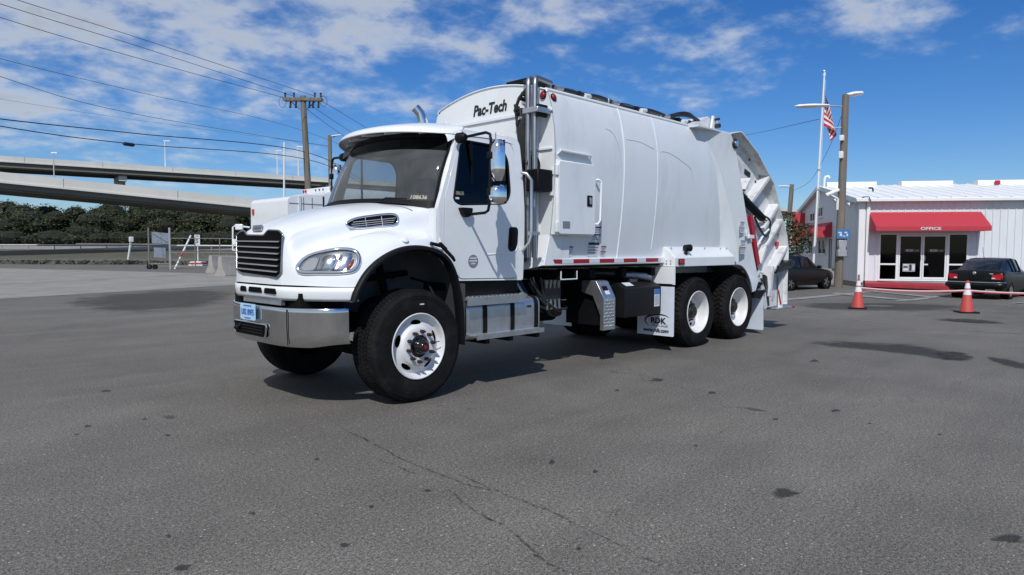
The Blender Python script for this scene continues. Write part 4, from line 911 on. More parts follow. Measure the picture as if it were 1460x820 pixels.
sticker(2.80, 1.545, 2.96, 1.73, [M['ink'], M['ink']]); sticker(2.74, 1.36, 2.95, 1.535, [M['ink']]); sticker(3.0, 1.36, 3.11, 1.49, [M['red'], M['red']])

# ---- rear wheel fender box
fbx = rpoly([(-.035, 1.205), (.25, 1.205), (.25, 1.50), (.115, 1.475), (-.035, 1.335)], 0)
fa, fbo = both('fender_box', MB().plate([fbx], lambda u, v, d: Vector((4.46+d, u, v)), 1.79), M['white'], body, bevel=.006)
o = mk('side_marker', MB().tube([(4.62, -.03, 1.272), (4.62, -.055, 1.272)], .0, 4) if False else MB().bb((4.54, -.052, 1.235), (4.70, -.034, 1.315)), M['black'], fa, bevel=.012); mk('lens', MB().bb((4.555, -.058, 1.247), (4.685, -.05, 1.303)), M['redlens'], o, bevel=.006)
o = mk('work_lamp', MB().tube([(4.80, .0, 1.385), (4.82, .0, 1.42), (4.84, .0, 1.45)], [.03, .02, .02], 10), M['black'], fa); mk('lamp_head', MB().tube([(4.80, .02, 1.47), (4.90, -.02, 1.47)], [.045, .055], 14), M['black'], o, bevel=.006)
for xx in (4.55, 5.0, 5.5, 6.0, 6.2): mk('bolt', MB().tube([(xx, .095, 1.45), (xx, .08, 1.475)], .012, 6), M['alu'], fa)
for yy, zz in ((.03, 1.25), (.10, 1.25), (.03, 1.29), (.10, 1.29)): mk('bolt', MB().tube([(4.46, yy, zz), (4.45, yy, zz)], .01, 6), M['alu'], fa)
# mudflap in front of the tandem
flm = MB().plate([rpoly([(-.05, .225), (.55, .225), (.55, .925), (-.05, .925)], .01, 2)], lambda u, v, d: Vector((4.42+d, u, v)), .014)
fA, fB = both('mud_flap', flm, M['flapw'])
both('flap_hanger', MB().plate([[(-.05, .955), (.55, .955), (.55, 1.205), (-.05, 1.205)]], lambda u, v, d: Vector((4.43+d, u, v)), .02), M['white'])
both('hanger_slot', MB().bb((4.425, -.02, .915), (4.45, .32, .965)), M['black'])
tf = lambda y0, z0: (lambda u, v, d: Vector((4.416-d, y0-u, z0+v)))
text('lettering', 'RDK', .115, tf(.20, .432), M['ink'], fA, bold=.004, width=.25)
text('lettering', 'TRUCK SALES', .04, tf(.17, .365), M['inkgrey'], fA, width=.26)
text('lettering', 'www.rdk.com', .075, tf(.235, .295), M['ink'], fA, bold=.0025, shear=.15, width=.42)
arc = [Vector((4.4165, .01, .49)), Vector((4.4165, .12, .522)), Vector((4.4165, .26, .518)), Vector((4.4165, .37, .485)), Vector((4.4165, .415, .435)), Vector((4.4165, .39, .385)), Vector((4.4165, .33, .35))]
ca = crom(arc, 6); n_ = len(ca)
rows = []
for i, p in enumerate(ca):
    t = (ca[min(i+1, n_-1)]-ca[max(i-1, 0)]).normalized(); nn = Vector((0, t.z, -t.y)); wd = .014*math.sin(PI*i/(n_-1))**.8; rows.append([p+nn*wd, p-nn*wd])
mk('logo_swoosh', MB().grid(rows[:n_//2+2]), M['ink'], fA); mk('logo_swoosh', MB().grid(rows[n_//2+1:]), M['red'], fA)
rf = MB().plate([rpoly([(-.01, .07), (.58, .07), (.58, .66), (-.01, .66)], .02, 2)], lambda u, v, d: Vector((7.36+d+(.66-v)*.07, u, v)), .012)
rA, rB = both('mud_flap', rf, M['flapw']); rA['label'] = 'plain rear mud flap behind the tandem wheels'
both('flap_hanger', MB().bb((7.05, .0, .64), (7.38, .6, .76)), M['black'])
both('hanger_bolt', MB().tube([(7.36, .05, .63), (7.345, .05, .63)], .018, 8), M['ink'])
# hydraulic oil tank, battery cover
ht = mk('hydraulic_tank', MB().plate([rpoly([(.09, .55), (.66, .55), (.66, 1.0), (.22, 1.0), (.09, .935)], .012, 2)], lambda u, v, d: Vector((3.44+d, u, v)), .87), mat('tank_black', (.009, .009, .010), .5, var=.3, vscale=5, spec=.25), truck, bevel=.012)
mk('sticker', MB().bb((4.14, .0865, .66), (4.27, .0895, .90)), M['paper'], ht); mk('sticker_header', MB().bb((4.14, .0835, .83), (4.27, .0868, .90)), M['blue'], ht)
for k in range(5): mk('print_line', MB().bb((4.155, .0838, .69+k*.027), (4.255, .0868, .698+k*.027)), M['inkgrey'], ht)
mk('sticker', MB().plate([[(3.52, .125), (3.70, .125), (3.70, .205), (3.52, .205)]], lambda u, v, d: Vector((u, v, .955+(v-.125)*.5+.008+d)), .002), M['paper'], ht)
mk('filler_neck', MB().tube([(3.95, .35, 1.0), (3.95, .34, 1.05)], .09, 14).tube([(3.98, .30, 1.08), (4.15, .24, 1.07)], [.06, .05], 12), M['steel'], ht, smooth=50)
mk('return_filter', MB().tube([(3.72, .34, 1.10), (3.95, .30, 1.09), (4.22, .22, 1.04)], [.05, .055, .05], 12), M['steel'], ht, smooth=50)
mk('suction_hose', MB().tube(crom([Vector((3.75, .34, 1.10)), Vector((3.4, .5, 1.13)), Vector((2.9, .62, 1.10)), Vector((2.4, .7, 1.05))], 5), .05, 10), M['grease'], truck, smooth=60)
bc_ = [(.30, 1.05), (.10, .98), (.04, .83), (.04, .44)]
rows = []
cv = rpoly([(.40, 1.05), (.17, 1.05), (.045, .84), (.045, .43), (.075, .43), (.075, .83), (.20, 1.02), (.40, 1.02)], [0, .03, .03, 0, 0, .03, .03, 0], 3)
cov_ = mk('battery_cover', MB().plate([cv], lambda u, v, d: Vector((2.93+d, u, v)), .24), M['alu'], truck, bevel=.004)
side_ = [(.40, 1.05), (.17, 1.05), (.045, .84), (.045, .43), (.10, .43), (.10, .62), (.22, .86), (.40, .90)]
mk('cover_cheek', MB().plate([side_], lambda u, v, d: Vector((2.925+d, u, v)), .012), M['alu'], cov_, bevel=.003)
for i in range(5):
    for j in range(9):
        mk('tread_lug', MB().box((2.965+i*.043, .042, .48+j*.04), (.026, .006, .012), Matrix.Rotation(R(40 if (i+j) % 2 else -40), 3, 'Y')), M['alu'], cov_)
mk('lift_slot', MB().box((3.03, .11, .955), (.10, .008, .06), Matrix.Rotation(R(-31), 3, 'X')), M['black'], cov_)
mk('sticker', MB().box((3.05, .085, .905), (.09, .004, .06), Matrix.Rotation(R(-31), 3, 'X')), M['paper'], cov_)
mk('battery_box', MB().bb((2.98, .20, .48), (3.40, .70, .98)), M['black'], truck)
# clutter between cab and body below
rnd = random.Random(4)
for k in range(9):
    x0, z0 = 1.55+rnd.random()*.6, 1.12-rnd.random()*.1
    pts = [Vector((x0, .35+rnd.random()*.2, z0)), Vector((x0+.1, .3+rnd.random()*.2, z0-.2-rnd.random()*.15)), Vector((x0+.35+rnd.random()*.2, .3+rnd.random()*.2, z0-.4)), Vector((x0+.5, .5, z0-.3))]
    mk('air_hose', MB().tube(crom(pts, 5), .012+.014*rnd.random(), 7), M['grease'] if k % 3 else M['steel'], truck, smooth=60)
vb_ = mk('valve_block', MB().bb((2.15, .34, .82), (2.45, .55, 1.02)), M['grease'], truck, bevel=.01)
for k in range(4):
    mk('valve_spool', MB().tube([(2.18+k*.075, .36, .98), (2.18+k*.075, .34, 1.08)], .025, 8), M['steel'], vb_); mk('valve_stem', MB().tube([(2.18+k*.075, .34, .84), (2.18+k*.075, .33, .72)], .018, 8), M['steel'], vb_)
mk('air_tank', MB().tube([(2.1, .9, .62), (2.12, .9, .62), (2.9, .9, .62), (2.92, .9, .62)], [.08, .12, .12, .08], 14), M['blackmat'], truck, smooth=50)
mk('muffler', MB().tube([(1.7, 1.75, .62), (1.72, 1.75, .62), (2.7, 1.75, .62), (2.72, 1.75, .62)], [.1, .16, .16, .1], 14), M['blackmat'], truck, smooth=50)

# ---- rear bolster that flares out from the body
F_ = [Vector((5.05, .30, 3.27)), Vector((5.42, .16, 2.75)), Vector((5.80, .145, 2.1)), Vector((6.05, .17, 1.55)), Vector((6.13, .18, 1.30))]
S_ = [Vector((5.45, .14, 3.27)), Vector((5.90, .045, 2.6)), Vector((6.20, .015, 2.0)), Vector((6.40, .0, 1.5)), Vector((6.45, .0, 1.25))]
m = MB().grid([F_, S_])
post = [(5.45, 3.27), (5.94, 3.25), (6.10, 3.24), (6.22, 3.12), (6.38, 2.78), (6.55, 2.36), (6.72, 1.94), (6.98, 1.38), (7.20, .93), (7.10, .76), (6.98, .74), (6.93, .86), (6.83, 1.02), (6.68, 1.13), (6.5, 1.19), (6.28, 1.205), (6.28, 1.25)]
front = [(p.x, p.z) for p in reversed(S_[1:])]
ydep = lambda x, z: .0+.14*sm(5.95, 5.40, x-(3.27-z)*.42)
m.plate([post+front], lambda u, v, d: Vector((u, max(0, ydep(u, v))+d, v)), .06)
bA, bB = both('rear_bolster', m, M['body'], body, bevel=.004)
both('arch_lip', MB().tube(crom([Vector((6.28, .02, 1.20)), Vector((6.55, .02, 1.18)), Vector((6.75, .02, 1.08)), Vector((6.90, .02, .92)), Vector((6.98, .02, .74))], 5), .02, 6).grid([[Vector((p.x, y, p.z)) for y in (.0, .6)] for p in crom([Vector((6.28, .02, 1.20)), Vector((6.55, .02, 1.18)), Vector((6.75, .02, 1.08)), Vector((6.90, .02, .92)), Vector((6.98, .02, .74))], 5)]), M['liner'], body)
mk('top_header', MB().plate([[(5.15, 3.27), (6.12, 3.24), (6.16, 3.52), (5.98, 3.54), (5.75, 3.46)]], lambda u, v, d: Vector((u, .34+d, v)), 1.66), M['tail'], body, bevel=.01)
both('header_ledge', MB().bb((5.15, .03, 3.245), (6.15, .40, 3.268)), M['body'], body)
both('header_gusset', MB().plate([[(5.98, 3.27), (6.16, 3.27), (6.19, 3.50), (6.06, 3.56)]], lambda u, v, d: Vector((u, .28+d, v)), .035), M['white'], body, bevel=.004)
both('hinge_pin', MB().tube([(6.12, .20, 3.40), (6.12, .32, 3.40)], .035, 12).tube([(6.10, .20, 3.50), (6.10, .32, 3.50)], .02, 10), M['grease'], body)
sticker(6.47, 1.72, 6.62, 1.90, [M['inkgrey'], M['inkgrey']], body, .0); sticker(6.50, 1.38, 6.68, 1.60, [M['inkgrey'], M['red']], body, .0)

# ---- tailgate hopper
TG = [(6.16, 3.26), (6.55, 3.34), (7.16, 3.06), (7.82, 2.60), (8.12, 2.14), (8.42, 1.72), (8.52, 1.45), (8.50, .95), (8.52, .42), (7.68, .40), (7.30, .80), (7.22, 1.2), (6.60, 2.3)]
tail = mk('tailgate', MB().plate([rpoly(TG, .06, 3)], lambda u, v, d: Vector((u, .22+d, v)), .03), M['tail'], truck)
mk('tail_side', MB().plate([rpoly(TG, .06, 3)], lambda u, v, d: Vector((u, 2.09+d, v)), .03), M['tail'], tail)
edge = rpoly(TG[:9], .06, 3)
mk('tail_shell', MB().grid([[Vector((u, y, v)) for y in (.045, .28, 1.17, 2.06, 2.295)] for u, v in edge]), M['tail'], tail, smooth=30, solid=.02)
def rib(a, b, w=.075, y0=.05, name='tail_rib', mt=None):
    a, b = Vector((a[0], 0, a[1])), Vector((b[0], 0, b[1])); t = (b-a).normalized(); n = Vector((t.z, 0, -t.x))*w
    m = MB()
    for mir in (False, True):
        vs = [Vector((p.x, y, p.z)) for p in (a-n*.5, b-n*.5, b+n*.5, a+n*.5) for y in (y0, .23)]
        q = MB().add(vs, [(0, 2, 4, 6), (1, 7, 5, 3), (0, 1, 3, 2), (2, 3, 5, 4), (4, 5, 7, 6), (6, 7, 1, 0)]); mk(name, flip(q, mir), mt or M['tail'], tail, bevel=.006)
gap = [(6.30, 3.02), (6.42, 3.04), (6.72, 2.42), (6.98, 1.95), (7.36, 1.22), (7.44, .92), (7.24, .90), (7.18, 1.15)]
for mir in (False, True):
    mk('tail_gap_shade', flip(MB().plate([gap], lambda u, v, d: Vector((u, .205+d, v)), .01), mir), M['blackmat'], tail)  # black backing plate, paints the shade deep between bolster and tailgate
    for k, (x, z) in enumerate(((6.46, 2.78), (6.62, 2.42), (6.86, 2.0), (7.05, 1.62), (7.22, 1.30))):
        mk('gap_bracket', flip(MB().box((x, .12, z), (.10, .10, .05), Matrix.Rotation(R(60), 3, 'Y')), mir), (M['alu'], M['tail'])[k % 2], tail, bevel=.006)
    for k in range(3):
        mk('tail_hose', flip(MB().tube(crom([Vector((6.40+.03*k, .14, 2.95)), Vector((6.60+.05*k, .10, 2.3)), Vector((7.0+.05*k, .12, 1.6)), Vector((7.25+.06*k, .08, 1.0)), Vector((7.5, .12, .85-.05*k))], 5), .016, 6), mir), M['grease'], tail, smooth=60)
    for (a_, b_) in (((7.06, 2.28), (7.66, 2.72)), ((7.56, 1.86), (8.08, 2.26)), ((7.66, 1.54), (8.26, 1.99)), ((8.0, 1.12), (8.49, 1.50))):
        mk('rib_shade_line', flip(MB().tube([Vector((a_[0]+.07, .216, a_[1]-.06)), Vector((b_[0]+.07, .216, b_[1]-.06))], .012, 6), mir), M['grease'], tail)  # dark line beside each rib, recess shading put in as colour
    mk('scrape_mark', flip(MB().plate([rpoly([(7.72, 1.02), (7.95, 1.0), (8.12, .78), (8.0, .55), (7.86, .62)], .05, 3)], lambda u, v, d: Vector((u, .216+d, v)), .003), mir), M['grease'], tail)
    mk('lip_pad', flip(MB().plate([rpoly([(8.02, 1.16), (8.60, 1.28), (8.78, 1.22), (8.66, 1.12), (8.1, 1.05)], .03, 3)], lambda u, v, d: Vector((u, .02+d, v)), .24), mir), M['grease'], tail, bevel=.01)
rib((7.66, 2.70), (6.98, 2.22), .065); rib((8.06, 2.24), (7.50, 1.80), .065); rib((8.24, 1.98), (7.60, 1.50), .06); rib((8.48, 1.50), (7.95, 1.08), .06)
rib((7.62, 1.52), (7.40, 1.20), .07); rib((6.74, 2.42), (6.94, 2.62), .05); rib((7.90, 1.16), (7.80, .62), .09); rib((8.02, 1.10), (8.50, 1.16), .08)
mk('tail_slot', MB().plate([rpoly([(7.02, 2.72), (7.24, 2.66), (7.26, 2.75), (7.04, 2.81)], .02, 3)], lambda u, v, d: Vector((u, .214+d, v)), .004), M['ink'], tail)
for x, z in ((7.2, 2.97), (7.55, 2.8), (7.15, 2.52), (7.25, 2.40), (7.45, 2.62)): mk('tail_bolt', MB().tube([(x, .222, z), (x, .205, z)], .02, 8), M['grease'], tail)
for mir in (False, True):
    c = mk('lift_cylinder', flip(MB().tube([(6.50, .10, 2.40), (6.56, .10, 2.375), (7.50, .10, 1.99)], [.05, .066, .066], 14), mir), M['black'], tail, smooth=50)
    mk('cylinder_rod', flip(MB().tube([(7.50, .10, 1.99), (7.66, .10, 1.925)], .035, 10), mir), M['steel'], c, smooth=50)
    mk('cylinder_hose', flip(MB().tube(crom([Vector((7.52, .06, 2.02)), Vector((7.68, .05, 1.96)), Vector((7.70, .05, 1.78)), Vector((7.54, .05, 1.68)), Vector((7.36, .07, 1.80)), Vector((7.2, .1, 2.0))], 5), .018, 7), mir), M['grease'], c, smooth=60)
    mk('pivot_boss', flip(MB().tube([(6.24, -.02, 3.11), (6.24, .30, 3.11)], .082, 20), mir), M['grease'], tail, bevel=.01)
    mk('pivot_pin', flip(MB().tube([(6.24, -.045, 3.11), (6.24, .0, 3.11)], .05, 14), mir), M['chrome'], tail, bevel=.008)
    mk('safety_prop', flip(MB().plate([rpoly([(6.90, 2.02), (7.01, 2.02), (7.34, 1.20), (7.22, 1.18)], .02, 3)], lambda u, v, d: Vector((u, .04+d, v)), .05), mir), M['red'], tail, bevel=.006)
    for (x, z) in ((7.26, 2.0), (7.50, 1.64)): mk('red_stripe', flip(MB().plate([[(x, z), (x+.04, z+.01), (x+.13, z-.20), (x+.09, z-.21)]], lambda u, v, d: Vector((u, .215+d, v)), .004), mir), M['red'], tail)
    mk('red_stripe', flip(MB().plate([[(8.10, .72), (8.15, .73), (8.28, .46), (8.22, .45)]], lambda u, v, d: Vector((u, .05+d, v)), .004), mir), M['red'], tail)
    mk('prop_latch', flip(MB().bb((6.72, -.04, 1.63), (6.92, .05, 1.69)).bb((6.66, -.02, 1.66), (6.76, .0, 1.76)), mir), M['white'], tail, bevel=.006)
    mk('pipe_rail', flip(MB().tube([(7.20, .08, 1.45), (7.52, .07, 1.72), (7.70, .07, 1.80)], .02, 8), mir), M['white'], tail, smooth=60)
    mk('pipe_rail', flip(MB().tube([(7.36, .08, 1.18), (7.62, .07, 1.48)], .018, 8), mir), M['white'], tail, smooth=60)
    rr = random.Random(9)
    for k in range(10):
        x, z = 7.20+rr.random()*.35, .72+rr.random()*.45
        mk('linkage', flip(MB().tube([(x, .03, z), (x+.12*(rr.random()-.3), .10, z-.14*rr.random())], [.035, .025], 7), mir), (M['grease'], M['alu'], M['tail'])[k % 3], tail)
    mk('linkage_arm', flip(MB().plate([rpoly([(7.28, 1.0), (7.40, 1.05), (7.62, .72), (7.72, .44), (7.60, .40), (7.48, .66)], .03, 3)], lambda u, v, d: Vector((u, .06+d, v)), .05), mir), M['tail'], tail, bevel=.006)
    mk('linkage_arm', flip(MB().plate([rpoly([(7.62, 1.02), (7.74, .98), (7.86, .46), (7.76, .44)], .02, 3)], lambda u, v, d: Vector((u, .09+d, v)), .04), mir), M['grease'], tail)
    mk('tail_lamp', flip(MB().tube([(8.36, .225, 1.55), (8.36, .18, 1.55)], .05, 14), mir), M['redlens'], tail)
mk('hopper_lip', MB().tube([(8.56, .02, 1.20), (8.68, .1, 1.20), (8.70, 1.17, 1.20), (8.68, 2.24, 1.20), (8.56, 2.32, 1.20)], .05, 8).tube([(7.98, .05, 1.06), (8.3, .04, 1.18), (8.6, .05, 1.20)], .035, 8), M['grease'], tail)
mk('rear_step', MB().bb((8.2, .08, .36), (8.92, .55, .39)), M['alu'], tail, bevel=.006); mk('rear_step', MB().bb((8.2, 1.79, .36), (8.92, 2.26, .39)), M['alu'], tail, bevel=.006)
mk('step_marker', MB().bb((8.84, .075, .355), (8.93, .085, .395)), M['red'], tail)
mk('step_hanger', MB().bb((8.42, .12, .36), (8.50, .18, .95)), M['tail'], tail)
# ================================================================== OFFICE BUILDING (local x along the facade, y into depth)
C0 = W((1223-730)/FPX*31.5, 31.5, -.25); BANG = R(-45.63-10.7)
M['metalwall'] = mat('white_metal_wall', (.68, .71, .74), .5, var=.05, vscale=2, dirt=((.45, .45, .44), .35), dscale=1.2, streak=.3)
M['roofm'] = mat('white_roof', (.80, .81, .82), .5, var=.04)
M['trim'] = mat('white_trim', (.78, .79, .80), .45, var=.04)
M['awn'] = mat('awning_red', (.46, .035, .055), .65, var=.08, vscale=8, dirt=((.30, .05, .06), .3))
M['shop'] = glass('shop_glass', (.10, .11, .12), 1.45, .7)
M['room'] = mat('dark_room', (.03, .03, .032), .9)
M['concr2'] = mat('plinth_concrete', (.30, .29, .28), .9, var=.2)
bl = thing('office_building', 'white ribbed metal office building with a red awning over glass doors', 'building', C0, BANG)
LX, DY, EZ, RZ, RY = 10.5, 13.6, 3.95, 5.12, 6.9
door_hole = [(.86, .30), (4.58, .30), (4.58, 2.47), (.86, 2.47)]
fwall = mk('front_wall', MB().plate([[(0, .28), (LX, .28), (LX, EZ), (0, EZ)], list(reversed(door_hole))], lambda u, v, d: Vector((u, d, v)), .12), M['metalwall'], bl)
gw = [(0, .22), (0, EZ), (RY, RZ), (DY, 3.6), (DY, .22)]
gh = [[(1.72, 1.45), (2.50, 1.45), (2.50, 2.48), (1.72, 2.48)], [(4.35, .35), (5.15, .35), (5.15, 2.34), (4.35, 2.34)], [(5.62, 1.45), (7.35, 1.45), (7.35, 2.28), (5.62, 2.28)], [(8.6, 1.45), (9.6, 1.45), (9.6, 2.25), (8.6, 2.25)], [(10.9, 1.45), (11.6, 1.45), (11.6, 2.2), (10.9, 2.2)], [(12.1, 1.45), (12.8, 1.45), (12.8, 2.2), (12.1, 2.2)], [(6.45, 3.52), (7.78, 3.52), (7.78, 4.10), (6.45, 4.10)], [(8.3, 3.34), (9.45, 3.34), (9.45, 3.87), (8.3, 3.87)]]
gwall = mk('gable_wall', MB().plate([gw]+[list(reversed(h)) for h in gh], lambda u, v, d: Vector((d, u, v)), .12), M['metalwall'], bl)
mk('back_wall', MB().bb((0, DY, 0), (LX, DY+.1, 3.6)), M['metalwall'], bl); mk('side_wall', MB().plate([gw], lambda u, v, d: Vector((LX-d, u, v)), .1), M['metalwall'], bl)
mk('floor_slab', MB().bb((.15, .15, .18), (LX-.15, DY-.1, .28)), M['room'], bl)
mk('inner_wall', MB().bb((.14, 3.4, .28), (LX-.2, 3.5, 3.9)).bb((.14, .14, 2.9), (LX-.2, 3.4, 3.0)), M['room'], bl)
mk('plinth', MB().bb((.06, .06, -.1), (LX, DY, .28)), M['concr2'], bl)
for k in range(int(LX/.3)):
    x = .12+k*.3
    if .8 < x < 4.64: z0 = 2.56
    else: z0 = .28
    mk('wall_rib', MB().add([(x-.035, 0, z0), (x-.015, -.03, z0), (x+.015, -.03, z0), (x+.035, 0, z0), (x-.035, 0, EZ), (x-.015, -.03, EZ), (x+.015, -.03, EZ), (x+.035, 0, EZ)], [(0, 1, 5, 4), (1, 2, 6, 5), (2, 3, 7, 6)]), M['metalwall'], fwall)
def gz_roof(y): return EZ+(RZ-EZ)*y/RY if y < RY else RZ+(3.6-RZ)*(y-RY)/(DY-RY)
for k in range(int(DY/.9)):
    y = .5+k*.9
    if not any(h[0][0]-.06 < y < h[1][0]+.06 for h in gh): mk('wall_rib', MB().add([(0, y-.03, .22), (-.02, y-.01, .22), (-.02, y+.01, .22), (0, y+.03, .22), (0, y-.03, gz_roof(y)), (-.02, y-.01, gz_roof(y)), (-.02, y+.01, gz_roof(y)), (0, y+.03, gz_roof(y))], [(0, 1, 5, 4), (1, 2, 6, 5), (2, 3, 7, 6)]), M['metalwall'], gwall)
rf_ = mk('roof', MB().plate([[(-.25, EZ-.02), (RY, RZ+.03), (DY+.2, 3.58), (DY+.2, 3.68), (RY, RZ+.13), (-.25, EZ+.10)]], lambda u, v, d: Vector((-.22+d, u, v)), LX+.4), M['roofm'], bl)
for k in range(18):
    x = .1+k*.6; mk('roof_seam', MB().add([(x-.03, -.24, EZ+.10), (x, -.24, EZ+.15), (x+.03, -.24, EZ+.10), (x-.03, RY, RZ+.13), (x, RY, RZ+.18), (x+.03, RY, RZ+.13)], [(0, 1, 4, 3), (1, 2, 5, 4)]), M['roofm'], rf_)
mk('eave_gutter', MB().bb((-.25, -.36, EZ-.06), (LX+.2, -.24, EZ+.085)), M['trim'], bl, bevel=.02)
mk('rake_trim', MB().plate([[(-.25, EZ-.12), (RY, RZ-.07), (DY+.2, 3.48), (DY+.2, 3.69), (RY, RZ+.14), (-.25, EZ+.11)]], lambda u, v, d: Vector((-.245+d, u, v)), .022), M['trim'], bl)
mk('corner_trim', MB().bb((-.03, -.035, .2), (.22, .16, EZ-.05)), M['trim'], bl); mk('downpipe', MB().bb((.27, -.12, .28), (.42, -.035, EZ-.05)), M['trim'], bl, bevel=.015)
mk('conduit', MB().tube([(-.6+.55, -.05, 4.0), (.1, -.2, 4.12), (.25, -.42, 4.1), (.33, -.42, 3.9)], .02, 6), M['black'], bl)
vent = None
for a, b_ in ((.05, 2.55), (3.78, 6.28), (7.45, 9.95)):
    v = MB().plate([rpoly([(-.32, 0), (.32, 0), (.30, .30), (-.30, .30)], .05, 2)], lambda u, q, d: Vector((a+d, RY-.6+u, 5.03+q*1.15)), b_-a)
    mk('ridge_vent', v, M['roofm'], rf_, bevel=.02)
tr = mk('red_equipment', MB().bb((8.2, 5.85, 5.12), (8.45, 5.95, 5.34)), M['red'], rf_, bevel=.03)
mk('roof_pipe', MB().tube([(1.45, 3.0, 4.4), (1.45, 3.0, 4.72), (1.42, 3.0, 4.78), (1.25, 3.0, 4.78)], .04, 8), M['black'], rf_)
mk('roof_pipe', MB().tube([(-.05, 6.2, 4.9), (-.05, 6.2, 5.55), (.0, 6.2, 5.68), (.15, 6.2, 5.72), (.2, 6.2, 5.6)], .07, 10), M['trim'], rf_, smooth=60)
# storefront
sf = mk('storefront', MB().bb((.86, -.02, 2.40), (4.58, .08, 2.47)).bb((.86, -.02, .30), (4.58, .08, .37)).bb((.86, -.02, .37), (.93, .08, 2.40)).bb((4.51, -.02, .37), (4.58, .08, 2.40)).bb((1.60, -.02, .37), (1.70, .08, 2.40)).bb((3.70, -.02, .37), (3.80, .08, 2.40)).bb((.93, -.015, 1.02), (1.60, .075, 1.09)).bb((3.80, -.015, 1.02), (4.51, .075, 1.09)), M['trim'], bl)
for a, b_, z0, z1 in ((.93, 1.60, .37, 1.02), (.93, 1.60, 1.09, 2.40), (3.80, 4.51, .37, 1.02), (3.80, 4.51, 1.09, 2.40)): mk('pane', MB().bb((a, .03, z0), (b_, .036, z1)), M['shop'], sf)
for a, b_, hx in ((1.71, 2.69, 2.62), (2.71, 3.69, 2.78)):
    d = mk('glass_door', MB().bb((a, -.01, .38), (b_, .05, .47)).bb((a, -.01, 2.32), (b_, .05, 2.39)).bb((a, -.01, .47), (a+.06, .05, 2.32)).bb((b_-.06, -.01, .47), (b_, .05, 2.32)), M['trim'], bl)
    mk('pane', MB().bb((a+.06, .02, .47), (b_-.06, .026, 2.32)), M['shop'], d)
    mk('pull_handle', MB().tube([(hx, -.01, 1.22), (hx, -.06, 1.24), (hx, -.06, 1.42), (hx, -.01, 1.44)], .016, 6), M['alu'], d)
    text('lettering', 'RDK', .14, (lambda x0: lambda u, v, dd: Vector((x0+u, .015-dd, 1.68+v)))(a+.47), M['paper'], d, bold=.004, width=.32)
    mk('lettering', MB().bb((a+.66, .014, 1.64), (a+.86, .018, 1.72)), M['inkgrey'], d)
    mk('logo_swoosh', MB().add([(a+.30, .014, 1.76), (a+.22, .014, 1.68), (a+.31, .014, 1.61), (a+.27, .014, 1.685)], [(0, 1, 3), (1, 2, 3)]), M['red'], d)
p = mk('door_notice', MB().bb((1.90, .012, .72), (2.42, .018, 1.08)), mat('notice', (.34, .35, .37), .6), bl)
for i, (x, w, z, h) in enumerate(((1.93, .2, 1.0, .05), (1.93, .17, .90, .06), (1.93, .2, .78, .08), (2.18, .09, .76, .28), (2.31, .09, .80, .24))): mk('print_block', MB().bb((x, .008, z), (x+w, .0125, z+h)), M['ink'] if i % 2 else M['paper'], p)
mk('notice_small', MB().bb((2.78, .012, 1.02), (2.95, .018, 1.08)), M['paper'], bl)
mk('threshold', MB().bb((.7, -.5, -.05), (4.75, 0, .27)), M['concr2'], bl)
# awning over the doors
ax0, ax1 = .40, 5.02
aw = mk('awning', MB().grid([[Vector((x, y, z)) for x in (ax0, ax1)] for y, z in ((-.002, 3.42), (-1.0, 2.76), (-1.02, 2.74), (-1.02, 2.55))]), M['awn'], bl, solid=.015)
for x in (ax0, ax1): mk('awning_cheek', MB().plate([[(0, 3.42), (-1.0, 2.75), (-1.02, 2.55), (0, 2.55)]], lambda u, v, d: Vector((x-.008+d, u, v)), .016), M['awn'], aw)
text('lettering', 'OFFICE', .17, lambda u, v, d: Vector((2.62+u, -1.032-d, 2.645+v)), M['paper'], aw, bold=.003, width=.82)
# gable side: windows, door, awning, red banner, railing, lamps
for i, h in enumerate(gh):
    (a, z0), (b_, z1) = h[0], h[2]; nm = 'side_door' if i == 1 else 'window'
    f = mk(nm, MB().bb((-.02, a, z0), (.08, a+.06, z1)).bb((-.02, b_-.06, z0), (.08, b_, z1)).bb((-.02, a, z1-.06), (.08, b_, z1)).bb((-.02, a, z0), (.08, b_, z0+.06)).bb((-.01, (a+b_)/2-.025, z0), (.07, (a+b_)/2+.025, z1)), M['trim'], bl); mk('pane', MB().bb((.03, a+.05, z0+.05), (.036, b_-.05, z1-.05)), M['shop'], f)
    if i not in (1,): mk('window_sill', MB().bb((-.08, a-.05, z0-.06), (.0, b_+.05, z0-.005)), M['trim'], f)
sa = mk('side_awning', MB().grid([[Vector((x, y, z)) for y in (4.55, 9.4)] for x, z in ((0, 3.16), (-.9, 2.55), (-.92, 2.36))]), M['awn'], bl, solid=.015, label='red awning over the side door')
mk('awning_cheek', MB().plate([[(0, 3.16), (-.9, 2.55), (-.92, 2.36), (0, 2.36)]], lambda u, v, d: Vector((u, 4.55+d, v)), .016), M['awn'], sa)
mk('banner', MB().bb((-.75, 10.6, 2.1), (-.70, 10.64, 3.95)).bb((-.75, 10.6, 2.1), (-.02, 10.63, 3.95)), M['awn'], bl, label='upright red banner on the side wall')
rl = mk('railing', MB().tube([(-1.1, 4.2, 1.25), (-1.1, 9.5, 1.25)], .03, 6).tube([(-1.1, 4.2, .45), (-1.1, 9.5, .45)], .025, 6), M['trim'], bl)
for k in range(23): mk('baluster', MB().tube([(-1.1, 4.25+k*.235, .40), (-1.1, 4.25+k*.235, 1.25)], .018, 5), M['trim'], rl)
mk('porch_slab', MB().bb((-1.2, 4.0, -.05), (-.02, 9.7, .36)), M['concr2'], bl)
